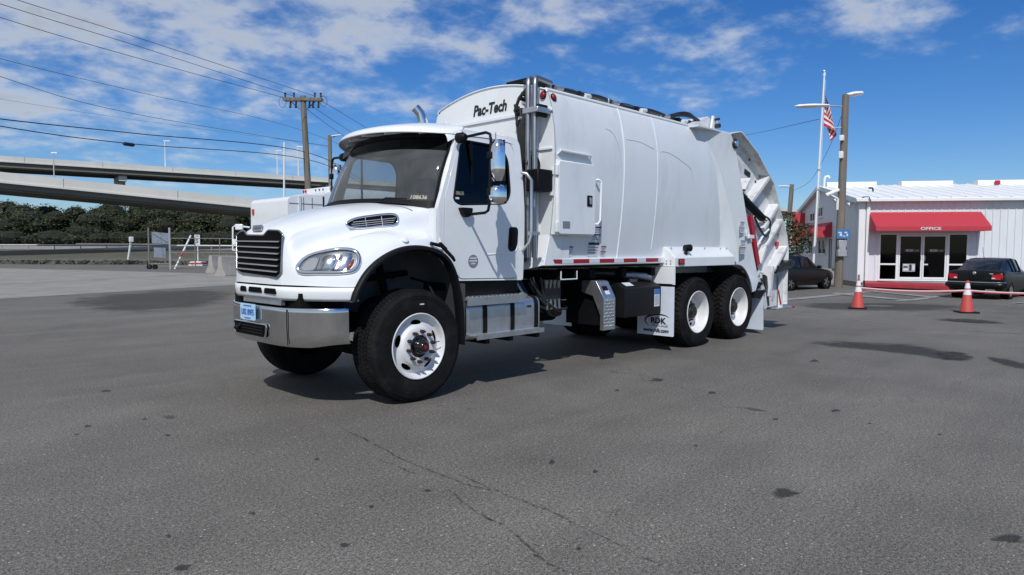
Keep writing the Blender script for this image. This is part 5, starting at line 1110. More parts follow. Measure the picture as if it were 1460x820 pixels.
for y, z in ((3.1, 4.28), (.75, 3.92)):
    l_ = mk('wall_lamp', MB().tube([(-.02, y, z), (-.16, y-.02, z-.02)], .03, 8), M['trim'], bl); mk('lamp_head', MB().tube([(-.12, y, z-.02), (-.30, y-.03, z-.14)], [.07, .12], 12), M['trim'], l_)
mk('porch_wall', MB().bb((-.9, 2.7, -.05), (-.05, 3.9, .75)), M['concr2'], bl)
tag(drape([(1233, 408.5), (1357, 413.5), (1357, 418), (1233, 413)], M['curb_red'], 'kerb_top', None, (8, 2), .13), 'low red painted kerb in front of the office doors', 'kerb'); 
kt = bpy.data.objects['kerb_top']; kt.data.shade_flat(); kt.name = 'red_kerb'; del kt['kind']; md = kt.modifiers.new('s', 'SOLIDIFY'); md.thickness = .14; md.offset = -1

# ================================================================== UTILITY POLES, LAMPS, FLAG
M['wood'] = mat('weathered_wood', (.19, .165, .135), .9, var=.35, vscale=6, streak=.1, bump=.4, bscale=30)
M['galv'] = mat('galvanised', (.45, .46, .47), .5, .5, var=.15)
M['lampw'] = mat('lamp_white', (.78, .79, .80), .4)
def pole_at(px, py_top, dep, zb, lean_px=None):
    t = Dp(px, py_top, dep); b = Vector((t.x, t.y, zb))
    return b, t
# right timber pole with two lamps, camera, sign and meters
b, t = Gp(1195, 409.5, -.25), Dp(1206, 135, 31.07)
h = t.z-b.z; tilt = (t-b)/h
up1 = thing('utility_pole', 'weathered timber utility pole with two lamps at the corner of the office', 'pole', b)
def ap(z, dl=0., dd=0.): return tilt*z+RH*dl+FH*dd     # local point at height z on the pole, offset sideways
mk('pole', MB().tube([ap(0), ap(h*.5), ap(h)], [.19, .17, .14], 14), M['wood'], up1, smooth=60)
a_ = mk('lamp_arm', MB().tube([ap(h-.55), ap(h-.50, -.5), ap(h-.50, -.9)], .03, 6), M['galv'], up1)
def lamp_head(p, d, L_=.75, w=.14, par=None, nm='lamp_head'):
    d = d.normalized(); m = MB(); rows = []
    for k in range(9):
        s = k/8; r = w*(.55+.45*math.sin(min(1, s*1.25)*PI*.8)) if s < .97 else .03
        c = p+d*(L_*s); sd = d.cross(Vector((0, 0, 1))).normalized(); rows.append([c+sd*(r*math.cos(a))+Vector((0, 0, .55*r*math.sin(a))) for a in [2*PI*q/10 for q in range(11)]])
    m.grid(rows); o = mk(nm, m, M['lampw'], par, smooth=60); return o
lamp_head(ap(h-.48, -.75), -RH+Vector((0, 0, -.03)), 1.55, .17, up1); lamp_head(ap(h-.02, .0), RH+Vector((0, 0, .12)), .8, .2, up1)
mk('bracket', MB().tube([ap(h-1.5, -.62), ap(h-1.45)], .03, 6), M['galv'], up1)
for z, s in ((h-1.95, .13), (h-2.7, .16)): mk('junction_box', MB().box(ap(z, -.16, -.12), (.18, .18, s*2)), M['lampw'], up1, bevel=.03)
mk('security_camera', MB().tube([ap(h-4.4-.25, -.18), ap(h-4.4-.05, -.55), ap(h-4.42, -.62)], [.05, .05, .02], 8).tube([ap(h-4.5, -.6-.12), ap(h-4.25, -.15)], [.09, .09], 10).box(ap(h-4.9, -.14), (.12, .12, .5)), M['lampw'], up1)
zs = 2.42
sg = mk('sign', MB().box(ap(zs+.0, .02, -.25), (.60, .02, .42), Matrix.Rotation(YAW-PI/2, 3, 'Z')), mat('sign_blue', (.05, .17, .38), .6), up1, label='blue sign on the timber pole')
for dx, dz, w_, h_ in ((-.16, .06, .16, .05), (-.12, -.04, .10, .12), (.10, .06, .12, .06), (.17, -.05, .06, .12), (.02, -.1, .12, .04)):
    mk('sign_symbol', MB().box(ap(zs+dz, .02+dx, -.262), (w_, .006, h_), Matrix.Rotation(YAW-PI/2, 3, 'Z')), M['paper'], sg)
for z, w_ in ((1.98, .36), (1.55, .40), (1.72, .3)): mk('meter_box', MB().box(ap(z, -.02, -.24), (w_, .2, .3), Matrix.Rotation(YAW-PI/2, 3, 'Z')), M['galv'], up1, bevel=.02)
# flagpole with hanging flag
ft = Dp(1175.5, 104, 33.5); fb_ = Dp(1160, 372, 33.5); k_ = (-.25-fb_.z)/(ft.z-fb_.z); fb = fb_.lerp(ft, k_)
flp = thing('flagpole', 'tall slim white flagpole left of the timber pole', 'flagpole', fb)
mk('pole', MB().tube([Vector(), (ft-fb)*.5, ft-fb], [.06, .05, .04], 10), M['lampw'], flp, smooth=60); mk('finial', MB().lathe([(.001, -.09), (.06, -.06), (.085, 0), (.06, .06), (.001, .09)], (ft-fb)+Vector((0, 0, .08)), 'z', 12), M['chrome'], flp, smooth=60)
mk('truck_cap', MB().tube([(ft-fb)*.985, (ft-fb)*1.0], .06, 8), M['lampw'], flp)
mk('halyard', MB().tube([(ft-fb)*.97+RH*.08, (ft-fb)*.2+RH*.09], .008, 4), M['lampw'], flp)
def flag_mat():
    m = bpy.data.materials.new('flag_cloth'); m.use_nodes = True; nt = m.node_tree; b = nt.nodes['Principled BSDF']; L = nt.links.new
    a = N(nt, 'ShaderNodeUVMap', uv_map='UVMap'); s = N(nt, 'ShaderNodeSeparateXYZ'); L(a.outputs[0], s.inputs[0])
    st = math_n(nt, 'MODULO', math_n(nt, 'FLOOR', math_n(nt, 'MULTIPLY', s.outputs[1], 13)), 2)
    c = N(nt, 'ShaderNodeMix', data_type='RGBA'); L(st, c.inputs[0]); c.inputs[6].default_value = (.50, .014, .035, 1); c.inputs[7].default_value = (.72, .72, .72, 1)
    can = math_n(nt, 'MULTIPLY', math_n(nt, 'LESS_THAN', s.outputs[0], .4), math_n(nt, 'LESS_THAN', s.outputs[1], 7/13))
    vx = math_n(nt, 'FRACT', math_n(nt, 'MULTIPLY', s.outputs[0], 15)); vy = math_n(nt, 'FRACT', math_n(nt, 'MULTIPLY', s.outputs[1], 9/(7/13)/1.))
    dd = math_n(nt, 'ADD', math_n(nt, 'POWER', math_n(nt, 'ABSOLUTE', math_n(nt, 'SUBTRACT', vx, .5)), 2), math_n(nt, 'POWER', math_n(nt, 'ABSOLUTE', math_n(nt, 'SUBTRACT', vy, .5)), 2))
    star = math_n(nt, 'LESS_THAN', dd, .05)
    cc = N(nt, 'ShaderNodeMix', data_type='RGBA'); L(star, cc.inputs[0]); cc.inputs[6].default_value = (.012, .02, .08, 1); cc.inputs[7].default_value = (.7, .7, .7, 1)
    f = N(nt, 'ShaderNodeMix', data_type='RGBA'); L(can, f.inputs[0]); L(c.outputs[2], f.inputs[6]); L(cc.outputs[2], f.inputs[7]); L(f.outputs[2], b.inputs['Base Color']); b.inputs['Roughness'].default_value = .8
    return m
def make_flag():
    nu, nv = 40, 26; P0 = ft-(ft-fb)*.075; vs = []; uv = []
    for i in range(nu+1):
        s = i/nu
        for j in range(nv+1):
            t = j/nv
            out = .06+.74*(1-math.exp(-3.2*s))*(.25+.75*t)*(1-.55*max(0, s-.55)/.45)
            z = -1.75*t*(1-.30*s)-1.30*s
            fold = .16*math.sin(s*8+t*2.)*s**.5+.06*math.sin(t*7+s*4)*s
            p = RH*(out+.10*math.sin(s*6+t*4)*s*t)+FH*fold+Vector((0, 0, z)); vs.append(p); uv.append((s, t))
    fs = [(i*(nv+1)+j, i*(nv+1)+j+1, (i+1)*(nv+1)+j+1, (i+1)*(nv+1)+j) for i in range(nu) for j in range(nv)]
    me = bpy.data.meshes.new('flag'); me.from_pydata([tuple(v) for v in vs], [], fs); l = me.uv_layers.new(name='UVMap')
    for lp in me.loops: l.data[lp.index].uv = uv[lp.vertex_index]
    me.shade_smooth(); me.materials.append(flag_mat()); o = link(bpy.data.objects.new('flag', me)); o.location = P0
    tag(o, 'red white and blue striped flag hanging limp from the white flagpole', 'flag')
make_flag()
# left timber pole with crossarm
LP_D = 42.
b, t = pole_at(432, 137, LP_D, 0); b = Dp(441, 300, LP_D); t0 = Dp(432, 137, LP_D); k_ = (0-b.z)/(t0.z-b.z); b = b.lerp(t0, k_)
up2 = thing('utility_pole', 'timber utility pole with a wide crossarm and insulators behind the parked white truck', 'pole', b); H2 = t0-b
mk('pole', MB().tube([Vector(), H2*.5, H2], [.22, .19, .16], 12), M['wood'], up2, smooth=60)
CA = H2+Vector((0, 0, -.22)); cdir = (RH*1.0+FH*.0).normalized()
for s in (-.17, .17): mk('crossarm', MB().box(CA+FH*s+Vector((0, 0, 0)), (2.35, .12, .17), Matrix.Rotation(YAW-PI/2, 3, 'Z')), M['wood'], up2)
INS = [-1.08, -.55, .72, 1.08]
for x in INS:
    mk('insulator', MB().lathe([(.001, .34), (.05, .32), (.07, .24), (.04, .2), (.075, .12), (.03, .08), (.03, 0)], CA+cdir*x+Vector((0, 0, .1)), 'z', 10), M['grease'], up2, smooth=50)
for x in (-.75, -.42, .4, .62, .95): mk('fuse_cutout', MB().tube([CA+cdir*x+Vector((0, 0, -.1)), CA+cdir*x+FH*-.1+Vector((0, 0, -.5))], [.05, .07], 8), M['grease'], up2)
for s in (-1, 1): mk('brace', MB().tube([CA+cdir*(.75*s)+Vector((0, 0, -.1)), CA+Vector((0, 0, -.75))], .03, 6), M['wood'], up2)
for x, z in ((-1.25, -.25), (1.25, -.2)): mk('jumper_loop', MB().tube([CA+cdir*(x+.22*math.cos(a))+Vector((0, 0, z+.1+.32*math.sin(a))) for a in [2*PI*q/14 for q in range(15)]], .012, 5), M['ink'], up2)
# second lamp pole behind
b2, t2 = Dp(472, 300, 62), Dp(470, 193, 62); b2 = b2.lerp(t2, (0-b2.z)/(t2.z-b2.z))
up3 = thing('street_lamp', 'distant timber pole with a single lamp arm right of the crossarm pole', 'street lamp', b2); H3 = t2-b2
mk('pole', MB().tube([Vector(), H3], [.22, .17], 10), M['wood'], up3, smooth=60); lamp_head(H3+Vector((0, 0, -.1)), RH+Vector((0, 0, .12)), 1.1, .14, up3); mk('lamp_arm', MB().tube([H3+Vector((0, 0, -.4)), H3+RH*.5+Vector((0, 0, -.1))], .03, 5), M['galv'], up3)
# white mast
b3, t3 = Dp(405, 330, 50), Dp(405.3, 203, 50); b3 = b3.lerp(t3, (0-b3.z)/(t3.z-b3.z))
tag(mk('white_mast', MB().tube([b3, t3], [.09, .06], 8), M['lampw'], smooth=60), 'slim white mast standing left of the crossarm pole', 'mast')
# lamp pole far right behind the tailgate
b4, t4 = Dp(1124, 330, 52), Dp(1129, 263, 52); b4 = b4.lerp(t4, (-.25-b4.z)/(t4.z-b4.z)); H4 = t4-b4
up4 = thing('street_lamp', 'small timber lamp pole behind the truck tailgate', 'street lamp', b4)
mk('pole', MB().tube([Vector(), H4], [.2, .16], 10), M['wood'], up4, smooth=60); lamp_head(H4+Vector((0, 0, -.15))-RH*.1, -RH, 1.0, .12, up4)
# overhead wires: each follows its photo line at the distance of the poles it hangs between
def wire(pts, rad, label, n=10):
    P = [Dp(x, y, d) for x, y, d in pts]
    if pts[0][0] < 0: P = [P[0]+(P[0]-P[1])*1.6+Vector((0, 0, .4))]+P
    o = mk('overhead_wire', MB().tube(crom(P, n), rad, 5), M['ink'], smooth=60); return tag(o, label, 'wire', 'overhead wires')
ld = LP_D
wire([(-60, -28, 24), (200, 55, 32), (449, 137, ld)], .013, 'highest thin wire running from upper left to the crossarm')
wire([(-60, -14, 24), (200, 67, 32), (418, 137, ld)], .013, 'second wire from the top running left from the crossarm')
wire([(-60, 6, 24), (200, 84, 32), (404, 139, ld)], .013, 'third wire from the top running left from the crossarm')
wire([(-60, 68, 24), (200, 132, 32), (434, 187, ld), (560, 240, 70)], .009, 'thin wire crossing the pole below its crossarm')
wire([(-60, 90, 30), (180, 160, 42), (468, 209, 62)], .014, 'wire sagging from the left to the far lamp pole')
wire([(-60, 131, 40), (200, 172, 55), (470, 208, 62)], .008, 'faint wire just above the thick cables at left')
wire([(-60, 162, 24), (190, 190, 32), (436, 217, ld), (520, 259, 62)], .022, 'upper thick cable passing the timber pole')
wire([(-60, 170, 24), (176, 204, 31), (436, 227, ld), (520, 263, 62)], .020, 'lower thick cable carrying a dark splice')
tag(mk('cable_splice', MB().tube([Dp(175, 204.5, 31), Dp(177, 205, 31), Dp(190, 206.8, 31.4), Dp(192, 207, 31.4)], [.03, .085, .085, .03], 8), M['ink'], smooth=50), 'dark splice case hanging on the lower thick cable', 'splice')
wire([(457, 143, ld), (500, 169, 55), (560, 205, 75)], .016, 'uppermost wire running right from the crossarm behind the cab')
wire([(440, 148, ld), (480, 175, 55), (540, 214, 75)], .016, 'middle wire running right from the crossarm behind the cab')
wire([(430, 150, ld), (470, 180, 55), (530, 222, 75)], .016, 'lowest wire running right from the crossarm behind the cab')
wire([(980, 203, 90), (1060, 193, 60), (1168, 170, 34)], .014, 'wire reaching the flagpole from behind the truck body')
wire([(1200, 165, 31), (1180, 215, 36), (1155, 258, 44), (1131, 272, 52)], .011, 'sagging wire between the two right-hand timber poles')

# ================================================================== OVERPASSES
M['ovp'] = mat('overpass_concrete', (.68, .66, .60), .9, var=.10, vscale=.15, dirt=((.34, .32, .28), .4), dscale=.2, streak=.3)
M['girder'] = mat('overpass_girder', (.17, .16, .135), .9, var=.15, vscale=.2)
def overpass(pa, pb, H, thick, width, label, piers, par=1.0, drop=0.):
    a, b_ = W(*pa), W(*pb); d = (b_-a); Ln = d.length; d.normalize(); gr_ = drop/Ln; n = Vector((-d.y, d.x, 0))
    if n.dot(CAM-a) > 0: n = -n                     # n points away from the camera
    ang = math.atan2(d.y, d.x); o = thing('overpass', label, 'overpass', a, 0)
    def box(t0, t1, n0, n1, z0, z1): return MB().add([d*t+n*q+Vector((0, 0, z-gr_*t)) for z in (z0, z1) for t, q in ((t0, n0), (t1, n0), (t1, n1), (t0, n1))], [(3, 2, 1, 0), (4, 5, 6, 7), (0, 1, 5, 4), (1, 2, 6, 5), (2, 3, 7, 6), (3, 0, 4, 7)])
    mk('parapet', box(0, Ln, 0, .3, H-par, H), M['ovp'], o); mk('parapet', box(0, Ln, width-.3, width, H-par, H), M['ovp'], o)
    mk('deck', box(0, Ln, -.12, width+.1, H-par-.25, H-par), M['ovp'], o)
    for k in range(int(Ln/14)): mk('parapet_joint', box(k*14., k*14.+.06, -.012, .0, H-par, H), M['girder'], o)
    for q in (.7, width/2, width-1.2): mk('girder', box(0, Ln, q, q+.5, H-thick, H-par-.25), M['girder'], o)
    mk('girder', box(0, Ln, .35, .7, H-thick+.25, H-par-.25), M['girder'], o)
    for t in piers:
        mk('pier_cap', box(t-.8, t+.8, 1.2, width-1, H-thick-1.2, H-thick), M['ovp'], o)
        mk('pier', MB().tube([d*t+n*(width/2), d*t+n*(width/2)+Vector((0, 0, H-thick-1.1-gr_*t))], 1.0, 14), M['ovp'], o, smooth=60)
    return o, a, d, n
def line_pts(x0, y0, x1, y1, H, e0, e1):
    # a level edge of height H seen along the photo line; returns its two ends (lat, dep)
    out = []
    for x, y in ((x0, y0), (x1, y1)):
        r_ = ray(x, y); t = (H-CAM.z)/r_.z; p = r_*t; out.append(Vector((p.dot(RH), p.dot(FH))))
    d = (out[1]-out[0]).normalized(); return tuple(out[0]-d*e0), tuple(out[1]+d*e1)
pa, pb = line_pts(0, 222, 1130, 298, 20.0, 150, 60)
o2, a2, dd2, n2 = overpass(pa, pb, 20.0, 2.5, 11, 'higher and farther concrete overpass crossing behind the whole yard', (60, 118, 172, 220, 270, 325, 380, 440))
A_, B_ = Dp(0, 245, 88.), Dp(355, 283, 106.6); dd_ = (B_-A_)      # a ramp running down towards the right
A_, B_ = A_-dd_*2.5, B_+dd_*2.0; PA_, PB_ = A_-CAM, B_-CAM; pa, pb = (PA_.dot(RH), PA_.dot(FH)), (PB_.dot(RH), PB_.dot(FH))
o1, a1, dd1, n1 = overpass(pa, pb, A_.z, 2.3, 11, 'lower and nearer concrete overpass at the left above the trees', (30, 140,), 1.15, A_.z-B_.z)
def hwy_lamp(px, ytop, t, label, both_=False):
    p = Dp(px, ytop, t); 
    q = thing('highway_lamp', label, 'street lamp', Vector((p.x, p.y, 19.05)), 0, 'slim lamp posts along the overpasses'); hh = p.z-19.05
    mk('post', MB().tube([(0, 0, 0), (0, 0, hh)], [.16, .1], 6), M['lampw'], q); mk('lamp_head', MB().box((RH*.5)+Vector((0, 0, hh)), (1.6, .3, .2), Matrix.Rotation(YAW-PI/2, 3, 'Z')), M['lampw'], q)
def dep2(px): return 1/(1/138.7+(px/1130)*(1/311-1/138.7))+3
for px, y, s in ((235, 201, 'leftmost'), (395, 215, 'middle'), (425, 209, 'rightmost')): hwy_lamp(px, y, dep2(px), s+' slim white lamp post standing on the higher overpass')
for px, y in ((76, 218),):
    p = Dp(px, y, 100); q = thing('highway_lamp', 'short lamp post rising between the two overpasses at far left', 'street lamp', Vector((p.x, p.y, 10.0)), 0); mk('post', MB().tube([(0, 0, 0), (0, 0, p.z-10)], [.1, .07], 6), M['galv'], q); mk('lamp_head', MB().box(RH*.2+Vector((0, 0, p.z-10)), (.9, .3, .14), Matrix.Rotation(YAW-PI/2, 3, 'Z')), M['lampw'], q)

# ================================================================== WOODLAND UNDER THE OVERPASS
def leaf_mat(name, a, b_):
    m = bpy.data.materials.new(name); m.use_nodes = True; nt = m.node_tree; b = nt.nodes['Principled BSDF']; L = nt.links.new
    tc = N(nt, 'ShaderNodeTexCoord'); n = N(nt, 'ShaderNodeTexNoise', inp={'Scale': .35, 'Detail': 7, 'Roughness': .7}); L(tc.outputs['Object'], n.inputs['Vector'])
    L(ramp(nt, n.outputs['Fac'], [(.34, a), (.66, b_)]), b.inputs['Base Color']); b.inputs['Roughness'].default_value = .75; b.inputs['Specular IOR Level'].default_value = .2; return m
M['leaf'] = leaf_mat('leaf_green', (.024, .034, .014), (.075, .090, .038))
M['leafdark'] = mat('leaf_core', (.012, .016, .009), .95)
def leaves(m, c, rad, n, size, r, flat=1.):
    for _ in range(n):
        d = Vector((r.gauss(0, 1), r.gauss(0, 1), r.gauss(0, 1))).normalized(); k = r.uniform(.72, 1.08)
        p = c+Vector((d.x*rad.x, d.y*rad.y, d.z*rad.z))*k
        u_ = Vector((r.gauss(0, 1), r.gauss(0, 1), r.gauss(0, .6))).normalized(); v_ = u_.cross(d+Vector((r.uniform(-.6, .6), r.uniform(-.6, .6), r.uniform(-.3, .9)))).normalized(); s = size*r.uniform(.5, 1.3)
        i = len(m.v); m.v += [p-u_*s, p+v_*s*.5, p+u_*s, p-v_*s*.5]; m.f.append((i, i+1, i+2, i+3))
def raw(name, m, mt, parent=None):
    me = bpy.data.meshes.new(name); me.from_pydata([tuple(p) for p in m.v], [], m.f); me.materials.append(mt); o = link(bpy.data.objects.new(name, me)); o.parent = parent; return o
r = random.Random(11); lm = MB(); cm = MB()
def lump(c, rad, n, size):
    leaves(lm, c, rad, n, size, r)
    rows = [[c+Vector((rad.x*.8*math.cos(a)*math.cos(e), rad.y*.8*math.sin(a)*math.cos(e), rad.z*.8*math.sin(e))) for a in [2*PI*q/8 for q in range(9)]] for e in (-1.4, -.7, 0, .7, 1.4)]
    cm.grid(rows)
for i in range(340):
    l, d = r.uniform(-215, -28), 0; d = r.uniform(128, 175); l = l*(d/150)
    px_ = 730+l/d*FPX; hmax = 9.4-1.6*sm(-75, -45, l)+2.0*mnoise.noise(Vector((l*.06, d*.03, 1)))+1.6*mnoise.noise(Vector((l*.2, d*.1, 5)))
    for q in range(2):
        R_ = r.uniform(2.0, 3.8); zc = 2+(r.uniform(.15, 1))*(hmax-R_*.8)
        lump(W(l+r.uniform(-2, 2), d, zc), Vector((R_, R_, R_*r.uniform(.6, .9))), 300, .27)
for i in range(125):
    l = r.uniform(-170, -25); d = r.uniform(121, 128); R_ = r.uniform(1.2, 2.2); lump(W(l, d, 2+R_*.5), Vector((R_*1.3, R_, R_*.8)), 130, .24)
wd = raw('woodland', lm, M['leaf']); wd['kind'] = 'stuff'; wd['label'] = 'dense dark green scrub woodland beneath the overpass'; wd['category'] = 'woodland'
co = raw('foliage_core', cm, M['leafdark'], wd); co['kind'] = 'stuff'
# greenery beside the tailgate
pb_ = Dp(1136, 395, 34); ts = thing('shrub_tree', 'small dark leafy tree between the tailgate and the office gable', 'tree', Vector((pb_.x, pb_.y, -.25)))
r_ = random.Random(5); m = MB()
for k in range(9): leaves(m, Vector((r_.uniform(-.5, .5), r_.uniform(-.5, .5), r_.uniform(1.5, 3.2))), Vector((.34, .34, .40)), 110, .085, r_)
raw('crown', m, M['leaf'], ts); mk('trunk', MB().tube([(0, 0, 0), (.05, 0, 1.3), (-.1, .1, 2.4)], [.07, .05, .03], 7).tube([(.03, 0, 1.), (.4, .2, 2.2)], [.04, .02], 6), M['wood'], ts)

# ================================================================== GATE, SIGNS, BARRIERS AT LEFT
M['steelp'] = mat('dull_steel', (.22, .22, .21), .6, .4, var=.2)
M['pale_panel'] = mat('grey_blue_panel', (.20, .24, .30), .8, var=.25, vscale=4)
M['pvc'] = mat('white_pvc', (.66, .67, .66), .55, dirt=((.35, .34, .32), .5))
g0, g1 = Gp(213, 384), Gp(243, 384)
gt = thing('chain_link_gate', 'open steel chain-link gate leaf on two small wheels with grey panels', 'gate', g0); gd = (g1-g0); GL = gd.length; gdn = gd.normalized()
def gp_(t, z): return gdn*t+Vector((0, 0, z))
mk('gate_post', MB().tube([gp_(0, .1), gp_(0, 2.75)], .055, 8), M['steelp'], gt); mk('gate_post', MB().tube([gp_(GL, 0), gp_(GL, 2.75)], .07, 8), M['galv'], gt)
for z in (1.65, .35): mk('gate_rail', MB().tube([gp_(-4.5 if z > 1 else 0, z), gp_(GL, z)], .035, 6), M['steelp'], gt)
for t in (.0, .36): mk('gate_wheel', MB().tube([gp_(t, .16)-FH*.05, gp_(t, .16)+FH*.05], .17, 14), M['rubber'], gt)
mk('gate_panel', MB().plate([[(.22*1, 1.72), (GL-.05, 1.66), (GL-.02, 2.38), (.22, 2.48)]], lambda u, v, d: gp_(u, v)-FH*(.05-d), .02), M['pale_panel'], gt)
mk('gate_panel', MB().plate([[(.32, .80), (GL-.25, .76), (GL-.25, 1.42), (.34, 1.44)]], lambda u, v, d: gp_(u, v)-FH*(.05-d), .02), M['pale_panel'], gt)
mk('panel_bar', MB().tube([gp_(.3, 2.4)-FH*.08, gp_(GL-.1, 1.80)-FH*.08], .03, 6), M['steelp'], gt)  # dull steel bar set diagonally across the upper panel
fence = thing('chain_link_fence', 'low dark chain-link fence running right of the gate behind the barriers', 'fence', g1)
fr = (Gp(352, 392)-g1); 
fr = (W(-13.5, 47)-g1); fl_ = fr.length; fn_ = fr.normalized()
for k in range(7): mk('fence_post', MB().tube([fn_*(fl_*k/6), fn_*(fl_*k/6)+Vector((0, 0, 2.1))], .04, 6), M['steelp'], fence)
for z in (2.05, 1.55, 1.1, .6, .15): mk('fence_rail', MB().tube([Vector((0, 0, z)), fn_*fl_+Vector((0, 0, z))], .022, 5), M['steelp'], fence)
for k in range(5): mk('fence_brace', MB().tube([fn_*(fl_*k/6)+Vector((0, 0, 1.3)), fn_*(fl_*(k+1)/6)+Vector((0, 0, .15))], .018, 5), M['steelp'], fence)
mk('fence_screen', MB().plate([[(fl_*.62, .5), (fl_*.86, .5), (fl_*.86, 1.5), (fl_*.62, 1.5)]], lambda u, v, d: fn_*u+Vector((0, 0, v))-FH*(.06-d), .01), mat('dark_screen', (.03, .032, .035), .9), fence)
# leaning pole with red band
lp0, lp1 = Gp(249, 384), Dp(272, 336, 47); o = tag(mk('leaning_barrier_pole', MB().tube([lp0, lp0.lerp(lp1, .35), lp1], [.06, .06, .06], 8), M['pvc'], smooth=60), 'white pole leaning diagonally against the gate', 'pole')
mk('red_band', MB().tube([lp0.lerp(lp1, .36), lp0.lerp(lp1, .52)], .065, 8), M['red'], o)
# speed sign
sb = Gp(282.5, 379.5); sp_ = thing('speed_sign', 'small white speed sign reading 5 on a post beside the gate', 'sign', sb)
mk('post', MB().tube([(0, 0, 0), (0, 0, 2.2)], .045, 8), M['pvc'], sp_); rr_ = Matrix.Rotation(YAW-PI/2, 3, 'Z')
mk('sign_plate', MB().box(Vector((0, 0, 2.05))-FH*.06, (.42, .012, .78), rr_), M['paper'], sp_)
text('lettering', '5', .46, lambda u, v, d: RH*u+Vector((0, 0, 1.93+v))-FH*(.07+d), M['ink'], sp_, bold=.01); 
for z in (2.36, 2.27): mk('print_line', MB().box(Vector((0, 0, z))-FH*.07, (.28, .01, .035), rr_), M['ink'], sp_)
for z, w_ in ((.08, 1.1), (.20, 1.05), (.31, .9)): mk('sign_base', MB().box(Vector((.0, 0, z)), (w_, .9, .11), rr_), M['pvc'] if z != .20 else M['red'], sp_, bevel=.02)
# leaning white marker post
b5, t5 = Gp(182, 375), Dp(187.5, 339, 63); t_ = thing('marker_post', 'white marker post leaning at the edge of the verge', 'post', b5)
mk('post', MB().tube([Vector(), t5-b5], .10, 8), M['pvc'], t_); mk('post_head', MB().box((t5-b5)*.93, (.34, .34, .5)), M['pvc'], t_, bevel=.05)
# jersey barriers
M['jers'] = mat('barrier_concrete', (.36, .34, .31), .95, var=.15, vscale=4, dirt=((.16, .15, .14), .6), dscale=3, bump=.3)
jp = [(-.30, 0), (.30, 0), (.30, .08), (.14, .33), (.075, .82), (-.075, .82), (-.14, .33), (-.30, .08)]
proto = None
for px, py, ang_, lb in ((300, 389.5, 66, 'leftmost grey concrete barrier standing near the white truck'), (313.5, 394, 62, 'middle grey concrete barrier with a pale sloped foot'), (331, 393, 60, 'grey concrete barrier half hidden by the truck grille')):
    p = Gp(px, py)
    if proto is None:
        proto = mk('concrete_barrier', MB().plate([[(a*1.3, b*1.22) for a, b in jp]], lambda u, v, d: Vector((d, u, v)), 2.2), M['jers'], bevel=.02); o = proto
    else: o = link(proto.copy())
    o.location = p; o.rotation_euler = (0, 0, YAW-PI/2+R(ang_)); tag(o, lb, 'barrier', 'concrete barriers by the gate')
# guard rail along the far road
gr = thing('guard_rail', 'long low guard rail along the road below the woodland', 'guard rail', W(-110, 104.5, 2.0*sm(85, 125, 104.5)))
mk('rail', MB().tube([Vector((0, 0, .75)), RH*95+Vector((0, 0, .75))], .14, 6), M['galv'], gr)
for k in range(24): mk('post', MB().tube([RH*(k*4.)+Vector((0, 0, -.3)), RH*(k*4.)+Vector((0, 0, .7))], .08, 5), M['galv'], gr)

